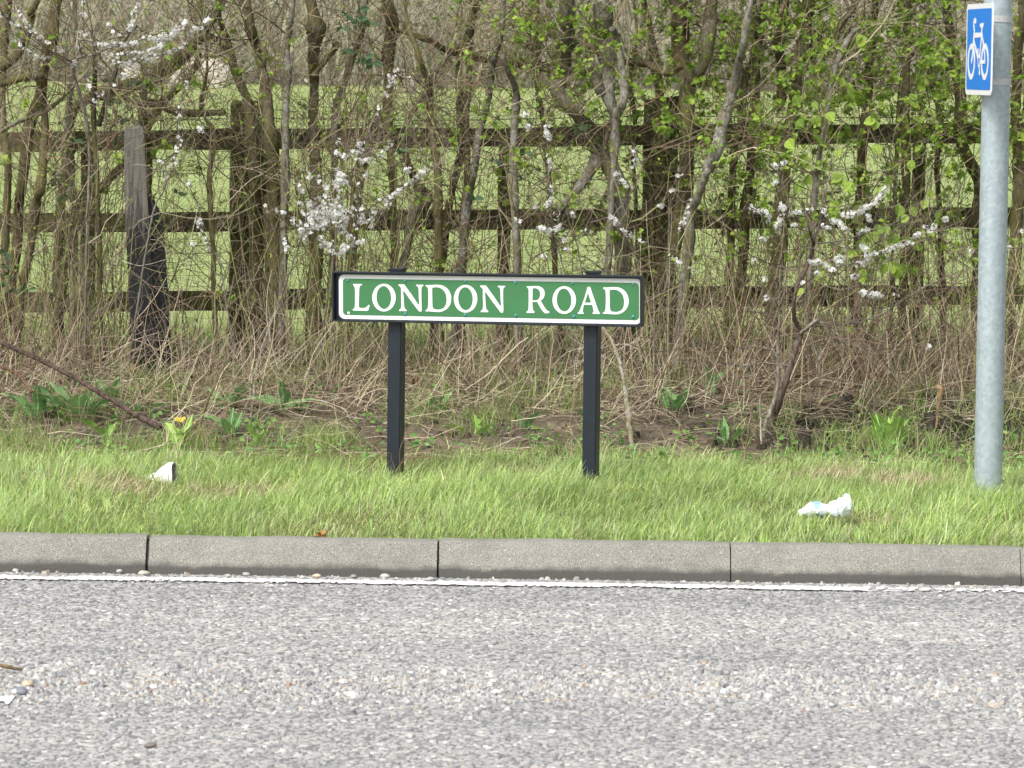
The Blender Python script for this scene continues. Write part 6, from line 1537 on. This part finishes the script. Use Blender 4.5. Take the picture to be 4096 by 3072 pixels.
# ------------------------------------------------------------------ litter
def crushed_bottle():
    Y = .66
    a, b = at(3196 / 4, 2056 / 4, Y), at(3405 / 4, 2018 / 4, Y)
    a.z = max(a.z, float(gz(a.x, Y)) + .034); 
    ax = (b - a); L = ax.length; ax.normalize()
    t = empty("crushed_bottle", (a + b) / 2, "crushed clear white plastic bottle with a bit of blue label in the grass", "bottle")
    s = ax.cross(Vector((0, -1, .0))).normalized(); q_ = ax.cross(s)
    if s.z < 0: s = -s
    prof_ = [(0, .013), (.07, .0135), (.075, .012), (.10, .012), (.20, .024), (.26, .027), (.30, .0245), (.34, .028), (.38, .0255), (.42, .029), (.47, .024), (.52, .018), (.57, .019), (.62, .027), (.68, .033), (.74, .030), (.79, .036), (.85, .034), (.91, .038), (.96, .036), (1.0, .028), (1.0, .006)]
    S = 20; V = []
    rr = np.random.default_rng(5)
    for i, (u, r) in enumerate(prof_):
        for k_ in range(S):
            th = 2 * math.pi * k_ / S
            dent = 1 - .12 * max(0, math.sin(3 * th + u * 9)) * (.2 < u < .99) - .10 * max(0, math.sin(u * 31 + th)) * (.4 < u < .95) + .03 * rr.normal()
            p = a + ax * (u * L) + (s * math.cos(th) * .92 + q_ * math.sin(th) * 1.05) * r * 1.12 * dent + s * (.006 * math.sin(u * 7))
            V.append(p - (a + b) / 2)
    n = len(prof_); i = np.arange(n * S).reshape(n, S); q = np.stack([i[:-1], np.roll(i[:-1], -1, 1), np.roll(i[1:], -1, 1), i[1:]], -1).reshape(-1, 4)
    m, nt, bs, out = new_mat("crumpled_plastic"); bs.inputs["Base Color"].default_value = (.80, .86, .88, 1); bs.inputs["Roughness"].default_value = .22; bs.inputs["Transmission Weight"].default_value = .18; bs.inputs["IOR"].default_value = 1.3
    Vn = np.array([tuple(v) for v in V])
    fu = np.repeat(np.array([p[0] for p in prof_[:-1]]), S)
    body = link("body", np_mesh("body", Vn, [q[fu >= .09], i[-1:, :]]), t, m)
    link("cap", np_mesh("cap", Vn * 1.0, [q[fu < .09], i[:1, ::-1]]), t, flat_mat("bottle_cap", (.78, .80, .82), .4, .4))
    lab = (fu >= .28) & (fu < .40)
    c = np.array([tuple(a + ax * (p[0] * L) - (a + b) / 2) for p in prof_]); cc = np.repeat(c, S, 0)
    kk = np.tile(np.arange(S), n - 1); pl = ((kk >= 5) & (kk <= 13)) | (kk > 15)
    link("label", np_mesh("label", cc + (Vn - cc) * 1.03, [q[lab & pl]]), t, flat_mat("label_blue", (.25, .42, .68), .4, .4, 0, 60, .8))
crushed_bottle()
def paper_cup():
    Y = 1.62
    p0 = at(706 / 4, 1962 / 4, Y); p0.z = float(gz(p0.x, Y))
    t = empty("crumpled_cup", p0, "crumpled white paper cup lying on its side in the grass", "cup")
    m = flat_mat("white_card", (.80, .79, .77), .7, .25, 0, 30, .06); mi = flat_mat("grey_card", (.42, .39, .38), .8, .2, 0, 30, .15)
    # flattened cone on its side, mouth towards the road at the right
    S = 26; V = []; rr = np.random.default_rng(9)
    rows = [(-.105, .022, .018), (-.080, .026, .026), (-.055, .034, .033), (-.025, .045, .050), (.0, .052, .062), (.022, .055, .064)]
    for ri, (x_, w, h) in enumerate(rows):
        for k_ in range(S):
            th = 2 * math.pi * k_ / S
            d = 1 + .05 * math.sin(4 * th + ri) + .03 * rr.normal()
            V.append((x_ + .018 * math.cos(th) * (ri / 5) + .35 * w * math.sin(th) * 0, -w * math.cos(th) * d - .012 * ri, h * math.sin(th) * d * .80 + h * .62))
    n = len(rows); i = np.arange(n * S).reshape(n, S); q = np.stack([i[:-1], np.roll(i[:-1], -1, 1), np.roll(i[1:], -1, 1), i[1:]], -1).reshape(-1, 4)
    o = link("wall", np_mesh("wall", V, [q, i[:1, ::-1]], None, True), t, m); so = o.modifiers.new("thick", 'SOLIDIFY'); so.thickness = .0012
    c = np.array(V[-S:]); c = c.mean(0) + (c - c.mean(0)) * .93 - np.array([.012, 0, 0])
    link("inner_base", np_mesh("inner_base", np.vstack([c, c.mean(0)[None] - np.array([[.02, 0, 0]])]), [np.array([(k_, (k_ + 1) % S, S) for k_ in range(S)])]), t, mi)
    acc = Acc(); rim = np.array(V[-S:] + V[-S:-S + 1]); acc.add(*tubes(rim[None], np.full((1, S + 1), .0026), 6, (.8, .79, .77))); link("rolled_rim", acc.mesh("rolled_rim", (0, 0, 0), True), t, m)
    t.rotation_euler = (0, math.radians(-4), math.radians(-22)); t.scale = (1.15, 1.1, .86); t.location.z -= .008
paper_cup()

# ------------------------------------------------------------------ single pebbles
def pebble(sx, sy, r, col, label, on_road=True, h=.6):
    d = ray(sx / 4, sy / 4)
    p = EYE + d * ((-EYE.z + .004) / d.z)
    acc = Acc(); q = np.random.default_rng(int(sx + sy)); V = []; S = 9
    for i, (rr, zz) in enumerate(((.75, -.2), (1, .15), (.92, .5), (.6, .85), (.15, 1.0))):
        for k_ in range(S): V.append(tuple(np.array([math.cos(k_ * 2 * math.pi / S) * rr * 1.25, math.sin(k_ * 2 * math.pi / S) * rr * .85, zz * h * 1.1]) * r * (1 + q.normal(0, .08))))
    i = np.arange(5 * S).reshape(5, S); qd = np.stack([i[:-1], np.roll(i[:-1], -1, 1), np.roll(i[1:], -1, 1), i[1:]], -1).reshape(-1, 4)
    me = np_mesh("pebble", V, [qd, i[-1:]], np.tile(np.array(col), (5 * S, 1)), True)
    o = link("pebble", me, None, M_STONE); o.location = (p.x, p.y, max(.004, 0)); o.rotation_euler = (0, 0, q.uniform(0, 3.1)); tag(o, label, "pebble", "pebbles on the road")
for a in [(475, 2288, .016, (.42, .41, .37), "grey pebble at the kerb foot, near the open joint at the left"), (575, 2297, .017, (.52, .48, .40), "flat buff pebble under the open kerb joint"), (1267, 2306, .012, (.62, .52, .36), "yellow pebble at the kerb foot left of the nameplate"), (1415, 2308, .013, (.30, .29, .28), "dark grey pebble at the kerb foot below the nameplate's left end"), (1210, 2312, .012, (.50, .48, .44), "pale pebble at the kerb foot, left of the yellow one"), (1540, 2308, .015, (.44, .43, .42), "broad grey pebble at the kerb foot below the left nameplate post"), (1720, 2320, .014, (.40, .40, .40), "grey pebble just left of the middle kerb joint"), (2520, 2335, .013, (.24, .24, .23), "nearly black pebble at the kerb foot right of the nameplate"), (62, 2284, .013, (.50, .48, .44), "pale pebble at the kerb foot by the left edge"), (985, 2300, .013, (.38, .37, .35), "grey pebble in the gutter right of the open joint"),
          (85, 2772, .022, (.20, .21, .24), "blue-black stone on the gravel strip beside the paint scrap"), (70, 2770, .016, (.72, .71, .68), "white stone on the gravel strip left of the blue-black one"), (110, 2742, .019, (.55, .45, .33), "buff stone on the gravel strip above the paint scrap"), (600, 2985, .014, (.20, .18, .16), "small dark stone alone on the near lane"), (1985, 2772, .014, (.66, .63, .60), "pale pink stone in the middle of the gravel strip"), (3075, 2790, .015, (.62, .62, .63), "pale round stone on the gravel strip, right of the middle"), (615, 2752, .014, (.60, .60, .60), "white stone on the gravel strip below the open kerb joint"), (3525, 2758, .015, (.30, .30, .32), "dark flat stone on the gravel strip toward the right")]: pebble(*a)

# small round-leaved weeds scattered over the bank and the back of the grass
def low_weeds():
    nt_ = 260; tx = rng.uniform(-2.3, 2.3, nt_); ty = 2.35 + 1.9 * rng.random(nt_)
    i = rng.integers(0, nt_, 1500); x = tx[i] + rng.normal(0, .03, 1500); y = ty[i] + rng.normal(0, .028, 1500)
    p = np.stack([x, y, gz(x, y) + rng.uniform(.006, .05, 1500)], 1)
    col = np.array([(.16, .32, .08), (.22, .40, .11), (.13, .27, .08), (.28, .42, .12)])[rng.integers(0, 4, 1500)] * rng.uniform(.8, 1.2, (1500, 1))
    acc = Acc(); acc.add(*leaves(p, rng.normal(0, 1, (1500, 3)) * np.array([1, 1, .4]), rng.uniform(.012, .034, 1500), LEAF_OVAL, col, .25))
    o = link("low_weeds", acc.mesh("low_weeds"), None, M_LEAF); tag(o, "small low green weeds scattered over the bank", "weeds", kind='stuff')
low_weeds()
